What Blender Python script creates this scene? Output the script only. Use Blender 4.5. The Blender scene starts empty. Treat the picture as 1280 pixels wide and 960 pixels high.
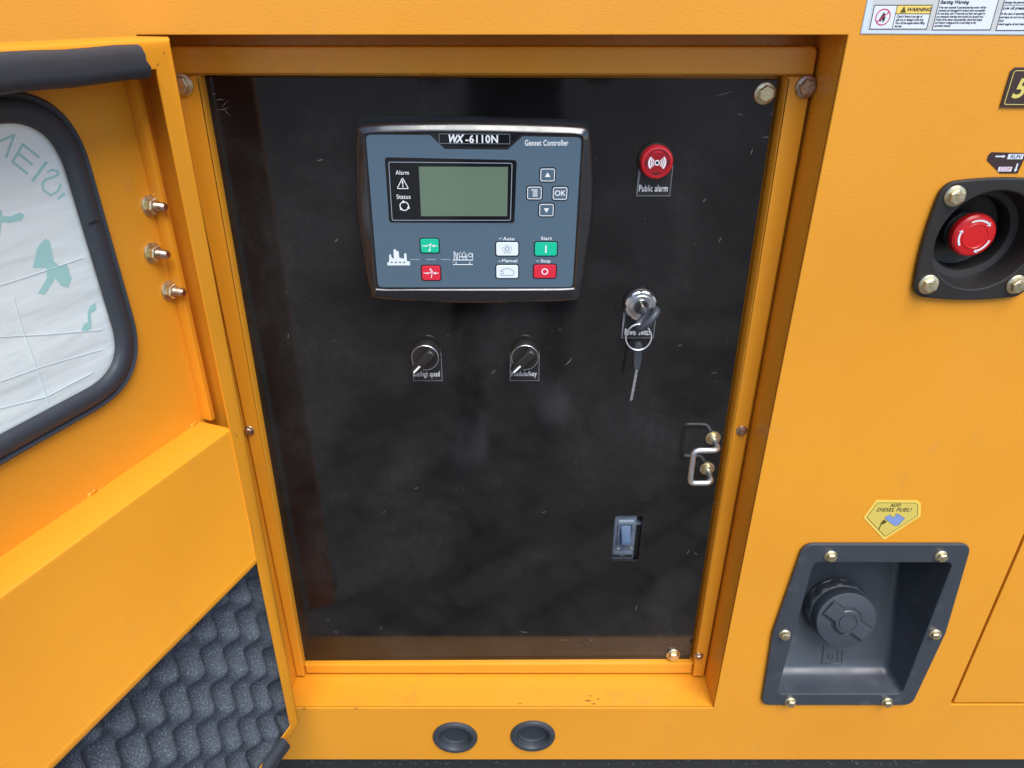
import bpy, math, random
from mathutils import Vector, Matrix
random.seed(4)
R = math.radians
S = bpy.context.scene
# ------------------------------------------------------------------ camera, sky, sun, exposure
CAM = (0.0, -0.65, 1.30)
PITCH = R(28.06); FPX = 890.0
cd = bpy.data.cameras.new('camera'); co = bpy.data.objects.new('camera', cd)
S.collection.objects.link(co); S.camera = co
co.location = CAM; co.rotation_euler = (R(90) - PITCH, 0, 0)
cd.sensor_width = 36; cd.lens = FPX / 1280 * 36; cd.clip_start = 0.01; cd.clip_end = 2000

SUN_EL, SUN_AZ = R(58), R(20)          # azimuth measured from -Y (out of the front) towards +X (right)
W = bpy.data.worlds.new('World'); S.world = W; W.use_nodes = True
wn = W.node_tree; bg = wn.nodes['Background']
sky = wn.nodes.new('ShaderNodeTexSky'); sky.sky_type = 'NISHITA'; sky.sun_disc = False
sky.sun_elevation = SUN_EL; sky.sun_rotation = R(180) - SUN_AZ; sky.air_density = 1.0; sky.dust_density = 1.0; sky.ozone_density = 2.0
wn.links.new(sky.outputs[0], bg.inputs[0]); bg.inputs[1].default_value = 0.075
sl = bpy.data.lights.new('sun', 'SUN'); so = bpy.data.objects.new('sun', sl); S.collection.objects.link(so)
sl.energy = 1.5; sl.angle = R(40); sl.color = (1.0, 0.975, 0.94)
sd = Vector((math.sin(SUN_AZ) * math.cos(SUN_EL), -math.cos(SUN_AZ) * math.cos(SUN_EL), math.sin(SUN_EL)))
so.rotation_euler = sd.to_track_quat('Z', 'Y').to_euler(); so.location = (1, -3, 4)
S.view_settings.view_transform = 'Standard'; S.view_settings.look = 'None'
S.view_settings.gamma = 1; S.view_settings.use_curve_mapping = False
S.view_settings.exposure = 1.5
S.render.engine = 'CYCLES'
S.render.resolution_x = 1024; S.render.resolution_y = 768

# ------------------------------------------------------------------ pixel -> place (millimetres)
def ray(u, v):
    x = (u - 640) / FPX; y = -(v - 480) / FPX
    d = Vector((x, math.cos(PITCH) + y * math.sin(PITCH), -math.sin(PITCH) + y * math.cos(PITCH)))
    return d / d.y
def P(u, v, Y=0.0):
    d = ray(u, v); t = Y + 650
    return (d.x * t, 1300 + d.z * t)

# ------------------------------------------------------------------ materials
def srgb(r, g, b):
    f = lambda c: c / 12.92 if c <= .04045 else ((c + .055) / 1.055) ** 2.4
    return tuple(f(c / 255) for c in (r, g, b)) + (1,)
MAT = {}
def mat(name, col, rough=.5, metal=0, spec=.5, bump=None, rvar=None, cvar=None, coat=0, warp=None, dirt=0):
    """bump=(scale, strength, distance, stretch)  rvar=(scale, lo, hi)  cvar=(scale, other colour, lo, hi)"""
    m = bpy.data.materials.new(name); m.use_nodes = True; nt = m.node_tree; b = nt.nodes['Principled BSDF']
    b.inputs['Base Color'].default_value = col if len(col) == 4 else (*col, 1)
    b.inputs['Roughness'].default_value = rough; b.inputs['Metallic'].default_value = metal
    b.inputs['Specular IOR Level'].default_value = spec
    if coat: b.inputs['Coat Weight'].default_value = coat; b.inputs['Coat Roughness'].default_value = .15
    tc = nt.nodes.new('ShaderNodeTexCoord')
    def noise(scale, stretch=(1, 1, 1), detail=4):
        mp = nt.nodes.new('ShaderNodeMapping'); mp.inputs['Scale'].default_value = stretch
        nt.links.new(tc.outputs['Object'], mp.inputs[0])
        n = nt.nodes.new('ShaderNodeTexNoise'); n.inputs['Scale'].default_value = scale; n.inputs['Detail'].default_value = detail
        nt.links.new(mp.outputs[0], n.inputs['Vector']); return n
    if bump:
        n = noise(bump[0], bump[3] if len(bump) > 3 else (1, 1, 1), 3)
        bp = nt.nodes.new('ShaderNodeBump'); bp.inputs['Strength'].default_value = bump[1]; bp.inputs['Distance'].default_value = bump[2]
        nt.links.new(n.outputs[0], bp.inputs['Height']); nt.links.new(bp.outputs[0], b.inputs['Normal'])
    if warp:      # slow unevenness of the sheet
        n2 = noise(warp[0], (1, 1, 1), 1); b2 = nt.nodes.new('ShaderNodeBump'); b2.inputs['Strength'].default_value = warp[1]; b2.inputs['Distance'].default_value = warp[2]
        nt.links.new(n2.outputs[0], b2.inputs['Height']); nt.links.new(b2.outputs[0], bp.inputs['Normal'])
    if rvar:
        n = noise(rvar[0]); mr = nt.nodes.new('ShaderNodeMapRange')
        mr.inputs['From Min'].default_value = .35; mr.inputs['From Max'].default_value = .7
        mr.inputs['To Min'].default_value = rvar[1]; mr.inputs['To Max'].default_value = rvar[2]
        nt.links.new(n.outputs[0], mr.inputs[0]); nt.links.new(mr.outputs[0], b.inputs['Roughness'])
    if cvar:
        n = noise(cvar[0], detail=6); mr = nt.nodes.new('ShaderNodeMapRange')
        mr.inputs['From Min'].default_value = cvar[2]; mr.inputs['From Max'].default_value = cvar[3]
        nt.links.new(n.outputs[0], mr.inputs[0])
        mx = nt.nodes.new('ShaderNodeMix'); mx.data_type = 'RGBA'
        mx.inputs[6].default_value = col if len(col) == 4 else (*col, 1)
        mx.inputs[7].default_value = cvar[1] if len(cvar[1]) == 4 else (*cvar[1], 1)
        nt.links.new(mr.outputs[0], mx.inputs[0]); nt.links.new(mx.outputs[2], b.inputs['Base Color'])
        if dirt:  # thin smears and specks of dust
            n3 = noise(38, (1, 1, .6), 8); n4 = noise(5, (1, 1, 1), 3)
            m3 = nt.nodes.new('ShaderNodeMapRange'); m3.inputs[1].default_value = .60; m3.inputs[2].default_value = .82; m3.inputs[4].default_value = dirt
            m4 = nt.nodes.new('ShaderNodeMapRange'); m4.inputs[1].default_value = .45; m4.inputs[2].default_value = .65
            nt.links.new(n3.outputs[0], m3.inputs[0]); nt.links.new(n4.outputs[0], m4.inputs[0])
            mu = nt.nodes.new('ShaderNodeMath'); mu.operation = 'MULTIPLY'; nt.links.new(m3.outputs[0], mu.inputs[0]); nt.links.new(m4.outputs[0], mu.inputs[1])
            m5 = nt.nodes.new('ShaderNodeMix'); m5.data_type = 'RGBA'; m5.inputs[7].default_value = (.46, .25, .09, 1)
            nt.links.new(mu.outputs[0], m5.inputs[0]); nt.links.new(mx.outputs[2], m5.inputs[6]); nt.links.new(m5.outputs[2], b.inputs['Base Color'])
    MAT[name] = m; return m
ORANGE = (.77, .315, .020)
mat('orange_paint', ORANGE, .42, bump=(380, .22, .0009, (1, 1, 1.8)), rvar=(9, .32, .5), cvar=(3.5, (.71, .285, .020), .35, .75), warp=(2.6, .5, .02), dirt=.5)
mat('orange_smooth', ORANGE, .30, bump=(520, .16, .0005), rvar=(14, .25, .36), cvar=(6, (.71, .283, .020), .4, .8), warp=(5, .4, .008), dirt=.45)
mat('orange_dirty', ORANGE, .30, bump=(520, .14, .0005), rvar=(14, .26, .4), cvar=(26, (.60, .25, .035), .58, .80), dirt=.9)
mat('black_plastic', (.019, .017, .016), .40, bump=(900, .12, .0003), rvar=(30, .36, .52))
mat('fuel_plastic', (.032, .040, .053), .42, spec=.8, bump=(800, .10, .0003), rvar=(22, .38, .56), cvar=(40, (.075, .088, .105), .60, .85))
mat('rubber', (.034, .041, .052), .52, bump=(420, .18, .0005, (.25, 1, 1)), rvar=(40, .45, .65))
mat('steel_zinc', (.66, .56, .34), .4, 1, bump=(700, .1, .0002), rvar=(160, .32, .55), cvar=(240, (.74, .71, .60), .48, .7))
mat('rod_zinc', (.74, .78, .80), .42, 1, rvar=(120, .36, .5))
mat('steel_rust', (.52, .42, .34), .4, 1, rvar=(160, .3, .6), cvar=(260, (.34, .20, .12), .4, .65), bump=(700, .1, .0002))
mat('chrome', (.80, .82, .84), .34, 1, rvar=(90, .28, .42))
mat('gunmetal', (.30, .31, .33), .28, 1)
mat('key_plastic', (.045, .053, .066), .45, bump=(900, .1, .0002))
mat('dark_gap', (.012, .011, .011), .7)
mat('print_white', (.80, .82, .84), .5)
mat('print_black', (.02, .02, .022), .5)
mat('print_grey', (.30, .36, .42), .5)
mat('face_blue', srgb(80, 101, 117), .42, bump=(1500, .06, .0002))
mat('face_edge', (.008, .009, .011), .4)
mat('ctrl_black', (.016, .017, .020), .2, spec=1.0, bump=(600, .03, .0002), rvar=(60, .14, .28))
mat('lens_black', (.010, .011, .013), .08)
mat('lcd', srgb(100, 120, 102), .10)
mat('btn_green', srgb(20, 190, 150), .4)
mat('btn_red', srgb(214, 40, 62), .4)
mat('btn_white', srgb(222, 232, 236), .42)
mat('alarm_red', (.50, .014, .022), .25)
mat('alarm_dark', (.30, .006, .014), .3)
mat('stop_red', (.62, .012, .014), .28, rvar=(60, .22, .36))
mat('legend_black', (.022, .023, .026), .28)
mat('legend_edge', (.22, .23, .25), .4)
mat('breaker_grey', srgb(92, 102, 116), .4, cvar=(120, srgb(74, 84, 98), .45, .7))
mat('breaker_toggle', srgb(70, 90, 118), .38)
mat('sticker_white', (.72, .75, .80), .35)
mat('sticker_border', (.60, .68, .78), .35)
mat('sticker_grey', (.56, .56, .54), .4)
mat('sticker_yellow', srgb(240, 205, 105), .4)
mat('fuel_sticker', srgb(212, 190, 92), .4)
mat('fuel_sticker_edge', srgb(238, 204, 92), .4)
mat('sticker_dark', (.045, .026, .026), .3)
mat('gold', srgb(214, 196, 104), .4)
mat('olive', srgb(84, 76, 16), .5)
mat('pump_blue', srgb(128, 150, 200), .45)
mat('no_red', srgb(196, 40, 84), .45)
mat('run_blue', srgb(70, 92, 120), .5)
mat('stop_pink', srgb(196, 120, 140), .5)
mat('teal_ink', srgb(176, 222, 218), .6)
mat('skid', (.016, .017, .019), .6, bump=(160, .4, .0015), cvar=(420, (.16, .16, .16), .68, .74))
mat('crease', (.68, .76, .79), .6)
mat('dark_cloth', (.010, .011, .014), .9)
mat('skin_tone', (.50, .30, .21), .5)
mat('hair_dark', (.012, .010, .009), .6)
mat('pale_shoe', (.84, .83, .82), .6)
mat('dust', (.30, .29, .28), .8)
mat('rust_spot', (.16, .06, .02), .8)

# black control panel: gloss black with wiped dust, smears
def panel_mat():
    m = mat('panel_black', (.0085, .008, .008), .12); nt = m.node_tree; b = nt.nodes['Principled BSDF']
    tc = nt.nodes.new('ShaderNodeTexCoord')
    def n(scale, detail=5, rough=.55, st=(1, 1, 1), dist=0):
        mp = nt.nodes.new('ShaderNodeMapping'); mp.inputs['Scale'].default_value = st
        nt.links.new(tc.outputs['Object'], mp.inputs[0])
        t = nt.nodes.new('ShaderNodeTexNoise'); t.inputs['Scale'].default_value = scale; t.inputs['Detail'].default_value = detail
        t.inputs['Roughness'].default_value = rough; t.inputs['Distortion'].default_value = dist
        nt.links.new(mp.outputs[0], t.inputs['Vector']); return t.outputs[0]
    def mr(s, a, bb, c, d):
        x = nt.nodes.new('ShaderNodeMapRange'); x.inputs[1].default_value = a; x.inputs[2].default_value = bb
        x.inputs[3].default_value = c; x.inputs[4].default_value = d; nt.links.new(s, x.inputs[0]); return x.outputs[0]
    def mth(op, a, c):
        x = nt.nodes.new('ShaderNodeMath'); x.operation = op
        for i, q in enumerate((a, c)):
            if isinstance(q, float): x.inputs[i].default_value = q
            else: nt.links.new(q, x.inputs[i])
        return x.outputs[0]
    big = mr(n(7, 4, .6, dist=.6), .42, .72, 0, 1)
    fine = mr(n(90, 6, .7, (1, 1, .7)), .45, .75, 0, 1)
    specks = mr(n(420, 2), .735, .77, 0, 1)
    dust = mth('ADD', mth('MULTIPLY', big, .55), mth('MULTIPLY', mth('MULTIPLY', fine, big), .6))
    dust = mth('ADD', mth('MULTIPLY', dust, .028), mth('MULTIPLY', specks, .05))
    col = nt.nodes.new('ShaderNodeMix'); col.data_type = 'RGBA'
    col.inputs[6].default_value = (.0085, .008, .008, 1); col.inputs[7].default_value = (.75, .74, .76, 1)
    nt.links.new(dust, col.inputs[0]); nt.links.new(col.outputs[2], b.inputs['Base Color'])
    nt.links.new(mr(big, 0, 1, .07, .13), b.inputs['Roughness'])
    b.inputs['Specular IOR Level'].default_value = .5
    bp = nt.nodes.new('ShaderNodeBump'); bp.inputs['Strength'].default_value = .08; bp.inputs['Distance'].default_value = .002
    nt.links.new(n(16, 2), bp.inputs['Height']); nt.links.new(bp.outputs[0], b.inputs['Normal'])
panel_mat()

def foam_mat():
    m = mat('foam', (.035, .042, .052), .9); nt = m.node_tree; b = nt.nodes['Principled BSDF']
    tc = nt.nodes.new('ShaderNodeTexCoord')
    v = nt.nodes.new('ShaderNodeTexNoise'); v.inputs['Scale'].default_value = 760; v.inputs['Detail'].default_value = 2
    nt.links.new(tc.outputs['Object'], v.inputs['Vector'])
    r = nt.nodes.new('ShaderNodeValToRGB'); e = r.color_ramp.elements
    e[0].position = .36; e[0].color = (.052, .062, .078, 1); e[1].position = .74; e[1].color = (.22, .26, .32, 1)
    k = e.new(.57); k.color = (.080, .095, .117, 1)
    nt.links.new(v.outputs[0], r.inputs[0]); nt.links.new(r.outputs[0], b.inputs['Base Color'])
    bp = nt.nodes.new('ShaderNodeBump'); bp.inputs['Strength'].default_value = .5; bp.inputs['Distance'].default_value = .001
    nt.links.new(v.outputs[0], bp.inputs['Height']); nt.links.new(bp.outputs[0], b.inputs['Normal'])
    b.inputs['Specular IOR Level'].default_value = .2
foam_mat()

def glass_mat():
    m = bpy.data.materials.new('glass'); m.use_nodes = True; nt = m.node_tree; nt.nodes.clear()
    o = nt.nodes.new('ShaderNodeOutputMaterial'); mx = nt.nodes.new('ShaderNodeMixShader'); lw = nt.nodes.new('ShaderNodeLayerWeight')
    pw = nt.nodes.new('ShaderNodeMath'); pw.operation = 'POWER'; pw.inputs[1].default_value = 5; nt.links.new(lw.outputs['Facing'], pw.inputs[0])
    fr = nt.nodes.new('ShaderNodeMath'); fr.operation = 'MULTIPLY_ADD'; fr.inputs[1].default_value = .8; fr.inputs[2].default_value = .04; nt.links.new(pw.outputs[0], fr.inputs[0])
    t = nt.nodes.new('ShaderNodeBsdfTransparent'); t.inputs[0].default_value = (.97, .99, .985, 1)
    g = nt.nodes.new('ShaderNodeBsdfGlossy'); g.inputs['Roughness'].default_value = .03
    nt.links.new(fr.outputs[0], mx.inputs[0]); nt.links.new(t.outputs[0], mx.inputs[1]); nt.links.new(g.outputs[0], mx.inputs[2])
    nt.links.new(mx.outputs[0], o.inputs[0]); MAT['glass'] = m
glass_mat()
mat('film', (.92, .99, 1.0), .4, bump=(20, .5, .008, (.3, 1, 1.6)), cvar=(9, (.95, .98, 1.0), .4, .7))

def film_translucent():
    nt = MAT['film'].node_tree; b = nt.nodes['Principled BSDF']; o = nt.nodes['Material Output']
    t = nt.nodes.new('ShaderNodeBsdfTranslucent'); t.inputs[0].default_value = (.78, .97, 1.0, 1)
    h = nt.nodes.new('ShaderNodeMixShader'); h.inputs[0].default_value = .12
    nt.links.new(b.outputs[0], h.inputs[1]); nt.links.new(t.outputs[0], h.inputs[2]); nt.links.new(h.outputs[0], o.inputs[0])
film_translucent()
def paving_mat():
    m = mat('paving', (.2, .2, .2), .85); nt = m.node_tree; b = nt.nodes['Principled BSDF']
    tc = nt.nodes.new('ShaderNodeTexCoord'); br = nt.nodes.new('ShaderNodeTexBrick')
    br.inputs['Scale'].default_value = 1; br.inputs['Brick Width'].default_value = .22; br.inputs['Row Height'].default_value = .11
    br.inputs['Mortar Size'].default_value = .009; br.inputs['Color1'].default_value = (.18, .168, .155, 1); br.inputs['Color2'].default_value = (.10, .094, .088, 1)
    br.inputs['Mortar'].default_value = (.03, .028, .026, 1)
    mp = nt.nodes.new('ShaderNodeMapping'); mp.inputs['Rotation'].default_value = (0, 0, R(40))
    nt.links.new(tc.outputs['Object'], mp.inputs[0]); nt.links.new(mp.outputs[0], br.inputs[0])
    nz = nt.nodes.new('ShaderNodeTexNoise'); nz.inputs['Scale'].default_value = 3; nz.inputs['Detail'].default_value = 6
    nt.links.new(tc.outputs['Object'], nz.inputs['Vector'])
    mx = nt.nodes.new('ShaderNodeMix'); mx.data_type = 'RGBA'; mx.blend_type = 'OVERLAY'; mx.inputs[0].default_value = .6
    nt.links.new(br.outputs[0], mx.inputs[6]); nt.links.new(nz.outputs[0], mx.inputs[7]); nt.links.new(mx.outputs[2], b.inputs['Base Color'])
    bp = nt.nodes.new('ShaderNodeBump'); bp.inputs['Distance'].default_value = .004; bp.invert = True
    nt.links.new(br.outputs[1], bp.inputs['Height']); nt.links.new(bp.outputs[0], b.inputs['Normal'])
paving_mat()

# ------------------------------------------------------------------ objects (geometry in millimetres)
COL = S.collection
BASE = {}
def finish(me, angle=32):
    for p in me.polygons: p.use_smooth = True
    me.set_sharp_from_angle(angle=R(angle))
def link(name, me, m, parent=None, loc=None):
    o = bpy.data.objects.new(name, me); COL.objects.link(o)
    if m: me.materials.clear(); me.materials.append(MAT[m])
    if parent:
        o.parent = parent; BASE[o] = BASE[parent]
    if loc: o.location = [c * .001 for c in loc]
    return o
def thing(name, label, cat, base=(0, 0, 0), group=None, local=None, rotz=0):
    """Empty at the thing's base. base = offset taken off its geometry; local = where it stands if different"""
    o = bpy.data.objects.new(name, None); COL.objects.link(o); o.empty_display_size = .02
    o.location = [c * .001 for c in (local or base)]; o.rotation_euler = (0, 0, rotz)
    o['label'] = label; o['category'] = cat
    if group: o['group'] = group
    BASE[o] = base; return o
class MB:
    def __init__(s): s.v = []; s.f = []
    def add(s, vs, fs):
        k = len(s.v); s.v += [tuple(v) for v in vs]; s.f += [tuple(i + k for i in f) for f in fs]; return s
    def loft(s, rings, cap0=False, cap1=False, closed=True):
        n = len(rings[0]); vs = [p for r in rings for p in r]; fs = []
        for i in range(len(rings) - 1):
            for j in range(n if closed else n - 1):
                a = i * n + j; b = i * n + (j + 1) % n
                fs.append((a, b, b + n, a + n))
        if cap0: fs.append(tuple(range(n)))
        if cap1: fs.append(tuple((len(rings) - 1) * n + j for j in reversed(range(n))))
        return s.add(vs, fs)
    def lathe(s, prof, c, n=40, axis=None, cap0=False, cap1=True, xf=None):
        """prof: (radius, distance along axis towards the viewer); axis default -Y"""
        a = Vector(axis or (0, -1, 0)).normalized(); e1 = Vector((1, 0, 0)); e2 = a.cross(e1).normalized(); e1 = e2.cross(a).normalized()
        c = Vector(c); rings = []
        for r, h in prof:
            rings.append([c + a * h + e1 * (r * math.cos(2 * math.pi * k / n)) + e2 * (r * math.sin(2 * math.pi * k / n)) for k in range(n)])
        return s.loft(rings, cap0, cap1)
    def tube(s, pts, r, n=10, closed=False, caps=True):
        pts = [Vector(p) for p in pts]; rings = []; N = len(pts); up = None
        for i, p in enumerate(pts):
            t = (pts[(i + 1) % N] - pts[i - 1]) if closed else (pts[min(i + 1, N - 1)] - pts[max(i - 1, 0)])
            t.normalize()
            if up is None: up = t.orthogonal().normalized()
            up = (up - t * up.dot(t)).normalized(); w = t.cross(up)
            rings.append([p + up * (r * math.cos(2 * math.pi * k / n)) + w * (r * math.sin(2 * math.pi * k / n)) for k in range(n)])
        if closed:
            # untwist closing is small for planar paths
            return s.loft(rings + [rings[0]])
        return s.loft(rings, caps, caps)
    def box(s, x0, x1, y0, y1, z0, z1):
        v = [(x, y, z) for z in (z0, z1) for y in (y0, y1) for x in (x0, x1)]
        return s.add(v, [(0, 1, 3, 2), (4, 6, 7, 5), (0, 4, 5, 1), (2, 3, 7, 6), (0, 2, 6, 4), (1, 5, 7, 3)])
    def build(s, name, m, parent=None, angle=32, loc=None, raw=False, bevel=0):
        b = Vector((0, 0, 0)) if raw or parent is None else Vector(BASE[parent])
        me = bpy.data.meshes.new(name)
        me.from_pydata([tuple((Vector(v) - b) * .001) for v in s.v], [], s.f)
        import bmesh
        bm = bmesh.new(); bm.from_mesh(me); bmesh.ops.remove_doubles(bm, verts=bm.verts, dist=1e-7)
        bmesh.ops.recalc_face_normals(bm, faces=bm.faces)
        if bevel:
            es = [e for e in bm.edges if e.is_manifold and e.calc_face_angle(0) > R(40)]
            bmesh.ops.bevel(bm, geom=es, offset=bevel * .001, segments=2, affect='EDGES', profile=.5)
        bm.to_mesh(me); bm.free()
        finish(me, angle); return link(name, me, m, parent, loc)
def rr(cx, cz, w, h, r, n=5):
    o = []
    for sx, sz, a0 in ((1, 1, 0), (-1, 1, 90), (-1, -1, 180), (1, -1, 270)):
        for k in range(n + 1):
            a = R(a0 + 90 * k / n); o.append((cx + sx * (w / 2 - r) + r * math.cos(a), cz + sz * (h / 2 - r) + r * math.sin(a)))
    return o
def roundpoly(pts, rad, n=5):
    N = len(pts); o = []
    for i in range(N):
        p = Vector(pts[i]); a = Vector(pts[i - 1]) - p; b = Vector(pts[(i + 1) % N]) - p
        r = rad[i] if isinstance(rad, (list, tuple)) else rad
        la, lb = a.length, b.length; a.normalize(); b.normalize()
        ang = math.acos(max(-1, min(1, a.dot(b)))); d = min(r / math.tan(ang / 2), la * .49, lb * .49)
        p0, p1 = p + a * d, p + b * d
        for k in range(n + 1):
            t = k / n; o.append(tuple(p0 * (1 - t) ** 2 + p * (2 * t * (1 - t)) + p1 * t * t))
    return o
def offset(pts, d):
    """shift each edge of a polygon inwards by d"""
    N = len(pts); A = sum(pts[i][0] * pts[(i + 1) % N][1] - pts[(i + 1) % N][0] * pts[i][1] for i in range(N))
    sg = 1 if A > 0 else -1; o = []
    for i in range(N):
        p = Vector(pts[i]); a = (p - Vector(pts[i - 1])).normalized(); b = (Vector(pts[(i + 1) % N]) - p).normalized()
        na = Vector((-a.y, a.x)) * sg; nb = Vector((-b.y, b.x)) * sg; m = (na + nb)
        m = m / max(.2, m.dot(na)) if m.length > 1e-6 else na
        o.append(tuple(p + m * d))
    return o
def at(o, y): return [(x, y, z) for x, z in o]
def circ(cx, cz, r, n=40): return [(cx + r * math.cos(2 * math.pi * k / n), cz + r * math.sin(2 * math.pi * k / n)) for k in range(n)]
def curve_mesh(outs, thick=0, bevel=0):
    c = bpy.data.curves.new('c', 'CURVE'); c.dimensions = '2D'; c.fill_mode = 'BOTH'
    for o in outs:
        sp = c.splines.new('POLY'); sp.points.add(len(o) - 1); sp.use_cyclic_u = True
        for q, (x, z) in zip(sp.points, o): q.co = (x, z, 0, 1)
    if thick:
        c.extrude = max(thick / 2 - bevel, 1e-4)
        if bevel: c.bevel_depth = bevel; c.bevel_resolution = 1; c.offset = -bevel
    ob = bpy.data.objects.new('c', c); me = bpy.data.meshes.new_from_object(ob)
    bpy.data.objects.remove(ob); bpy.data.curves.remove(c); return me
def place(me, name, m, parent, y, angle=32, xf=None):
    """local (x, y, z-up-towards-viewer) -> (x, -z + y, y)"""
    b = BASE[parent] if parent else (0, 0, 0)
    for v in me.vertices:
        x, z, h = v.co
        if xf: x, z = xf(x, z)
        v.co = ((x - b[0]) * .001, (y - h - b[1]) * .001, (z - b[2]) * .001)
    me.name = name; me.update(); finish(me, angle); return link(name, me, m, parent)
def plate(name, outs, y_front, y_back, m, parent, bevel=0, angle=32):
    t = y_back - y_front; return place(curve_mesh(outs, t, bevel), name, m, parent, y_front + t / 2, angle)
def flat(name, outs, y, m, parent): return place(curve_mesh(outs), name, m, parent, y)
def text(s, x, z, size, y, m, parent, name='lettering', bold=0, shear=0, align='CENTER', sx=1, rot=0, flip=1, space=1, fit=None):
    """fit = (x0, x1, z0, z1): stretch the line's ink to that box"""
    c = bpy.data.curves.new('t', 'FONT'); c.body = s; c.size = size; c.align_x = align; c.align_y = 'CENTER'
    c.offset = bold; c.shear = shear; c.resolution_u = 3; c.space_character = space
    ob = bpy.data.objects.new('t', c); me = bpy.data.meshes.new_from_object(ob); bpy.data.objects.remove(ob); bpy.data.curves.remove(c)
    ca, sa = math.cos(rot), math.sin(rot)
    if fit:
        xs = [v.co.x for v in me.vertices]; zs = [v.co.y for v in me.vertices]; ax, bx, az, bz = min(xs), max(xs), min(zs), max(zs)
        x0, x1, z0_, z1_ = fit
        return place(me, name, m, parent, y, xf=lambda px, pz: (x0 + (px - ax) / (bx - ax) * (x1 - x0), z0_ + (pz - az) / (bz - az) * (z1_ - z0_)))
    def xf(px, pz):
        px *= sx; pz *= flip; return (x + px * ca - pz * sa, z + px * sa + pz * ca)
    return place(me, name, m, parent, y, xf=xf)
def pfit(u0, v0, u1, v1, Y):
    a, c = P(u0, v1, Y), P(u1, v0, Y); return (a[0], c[0], a[1], c[1])
def ring(o, w): return [o, offset(o, w)]
def structure(o, kind='structure'): o['kind'] = kind; return o
def setlabel(o, t): o['label'] = t; return o

# ------------------------------------------------------------------ setting: paving in front of the generator
g = MB().add([(-60000, -60000, 0), (60000, -60000, 0), (60000, 60000, 0), (-60000, 60000, 0)], [(0, 1, 2, 3)]).build('pavement', 'paving')
structure(g)

# ------------------------------------------------------------------ shared fasteners
def bolt_mesh(name, m, flange=9.6, hexr=7.2, h=6.5, fl=1.8):
    b = MB(); n = 6
    b.lathe([(flange, 0), (flange, fl * .55), (flange * .93, fl), (hexr * .9, fl * 1.5)], (0, 0, 0), 28, cap1=True)
    rs = []
    for k, (r, hh) in enumerate(((hexr, fl), (hexr, h - .9), (hexr * .86, h), )):
        rs.append([(r * math.cos(R(60 * i)), -hh, r * math.sin(R(60 * i))) for i in range(6)])
    b.loft(rs, cap1=True)
    b.lathe([(hexr * .62, h - .02), (hexr * .60, h + .25)], (0, 0, 0), 20)
    o = b.build(name, m, None, 30, raw=True); me = o.data; bpy.data.objects.remove(o); return me
BM = {'big': bolt_mesh('bolt', 'steel_zinc', 10.2, 7.6, 7, 2), 'rust': bolt_mesh('bolt', 'steel_rust', 10.2, 7.6, 7, 2),
      'mid': bolt_mesh('bolt', 'steel_zinc', 7.6, 5.9, 6, 1.6), 'small_rust': bolt_mesh('bolt', 'steel_rust', 6.6, 4.6, 4.5, 1.4)}
def bolt(kind, x, y, z, parent, tilt=0):
    o = bpy.data.objects.new('bolt', BM[kind]); COL.objects.link(o); o.parent = parent; b = BASE[parent]
    o.location = ((x - b[0]) * .001, (y - b[1]) * .001, (z - b[2]) * .001)
    o.rotation_euler = (R(random.uniform(-3, 3)), R(random.uniform(0, 60)), R(random.uniform(-3, 3)))
    return o

# ------------------------------------------------------------------ generator housing
H = thing('generator_housing', 'orange painted sheet steel generator housing with recessed square opening', 'generator housing', (0, 0, 341))
X0, X1, Z0, Z1 = -308, 275.7, 451.4, 1278
opening = [(X0, Z0), (X1, Z0), (X1, Z1), (X0, Z1)]
SX = 596.5; SZ = 458.6
side = roundpoly([(SX, SZ), (1250, SZ), (1250, 1278), (SX, 1278)], 4, 3)
FUEL_O = [(340.5, 744), (537, 744), (548, 600), (541, 463.4), (337, 463.4), (329, 600)]
fuel_hole = roundpoly([(353, 722), (527, 722), (527, 479), (349, 479)], 8, 3)
EX, EZ = 439.5, 1106
plate('front_sheet', [[(-760, 341), (1350, 341), (1350, 1720), (-760, 1720)], opening, side, fuel_hole, circ(EX, EZ, 48.5),
                      circ(-79.9, 391.5, 25), circ(29.2, 394.9, 25)], 0, 3, 'orange_paint', H, .8)
# body of the canopy behind the sheet
b = MB(); b.box(-758, 1347, 900, 903, 343, 1720); b.box(-760, -757, 3.2, 900, 341, 1720); b.box(1347, 1350, 3.2, 900, 341, 1720)
b.build('canopy_wall', 'orange_paint', H)
b = MB(); b.box(-762, 1352, -6, 906, 1720.5, 1750); b.build('roof', 'orange_paint', H, bevel=6)
# reveal of the opening
def rect(x0, x1, z0, z1): return [(x0, z0), (x1, z0), (x1, z1), (x0, z1)]
b = MB()
for (px, pz, qx, qz) in ((X1, Z0, X1, Z1), (X1, Z1, X0, Z1), (X0, Z1, X0, Z0)):
    b.loft([[(px, 3, pz), (qx, 3, qz)], [(px, 76, pz), (qx, 76, qz)]], closed=False)
b.build('opening_reveal', 'orange_smooth', H)
b = MB(); b.loft([[(X0, 3, Z0), (X1, 3, Z0)], [(X0, 76, Z0 - .4), (X1, 76, Z0 - .4)]], closed=False)
b.build('sill', 'orange_dirty', H)
plate('back_flange', [rect(X0 - 2, X1 + 2, Z0 - 2, Z1 + 2), rect(-268, 236, 492, 1226)], 73, 76, 'orange_smooth', H)
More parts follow.
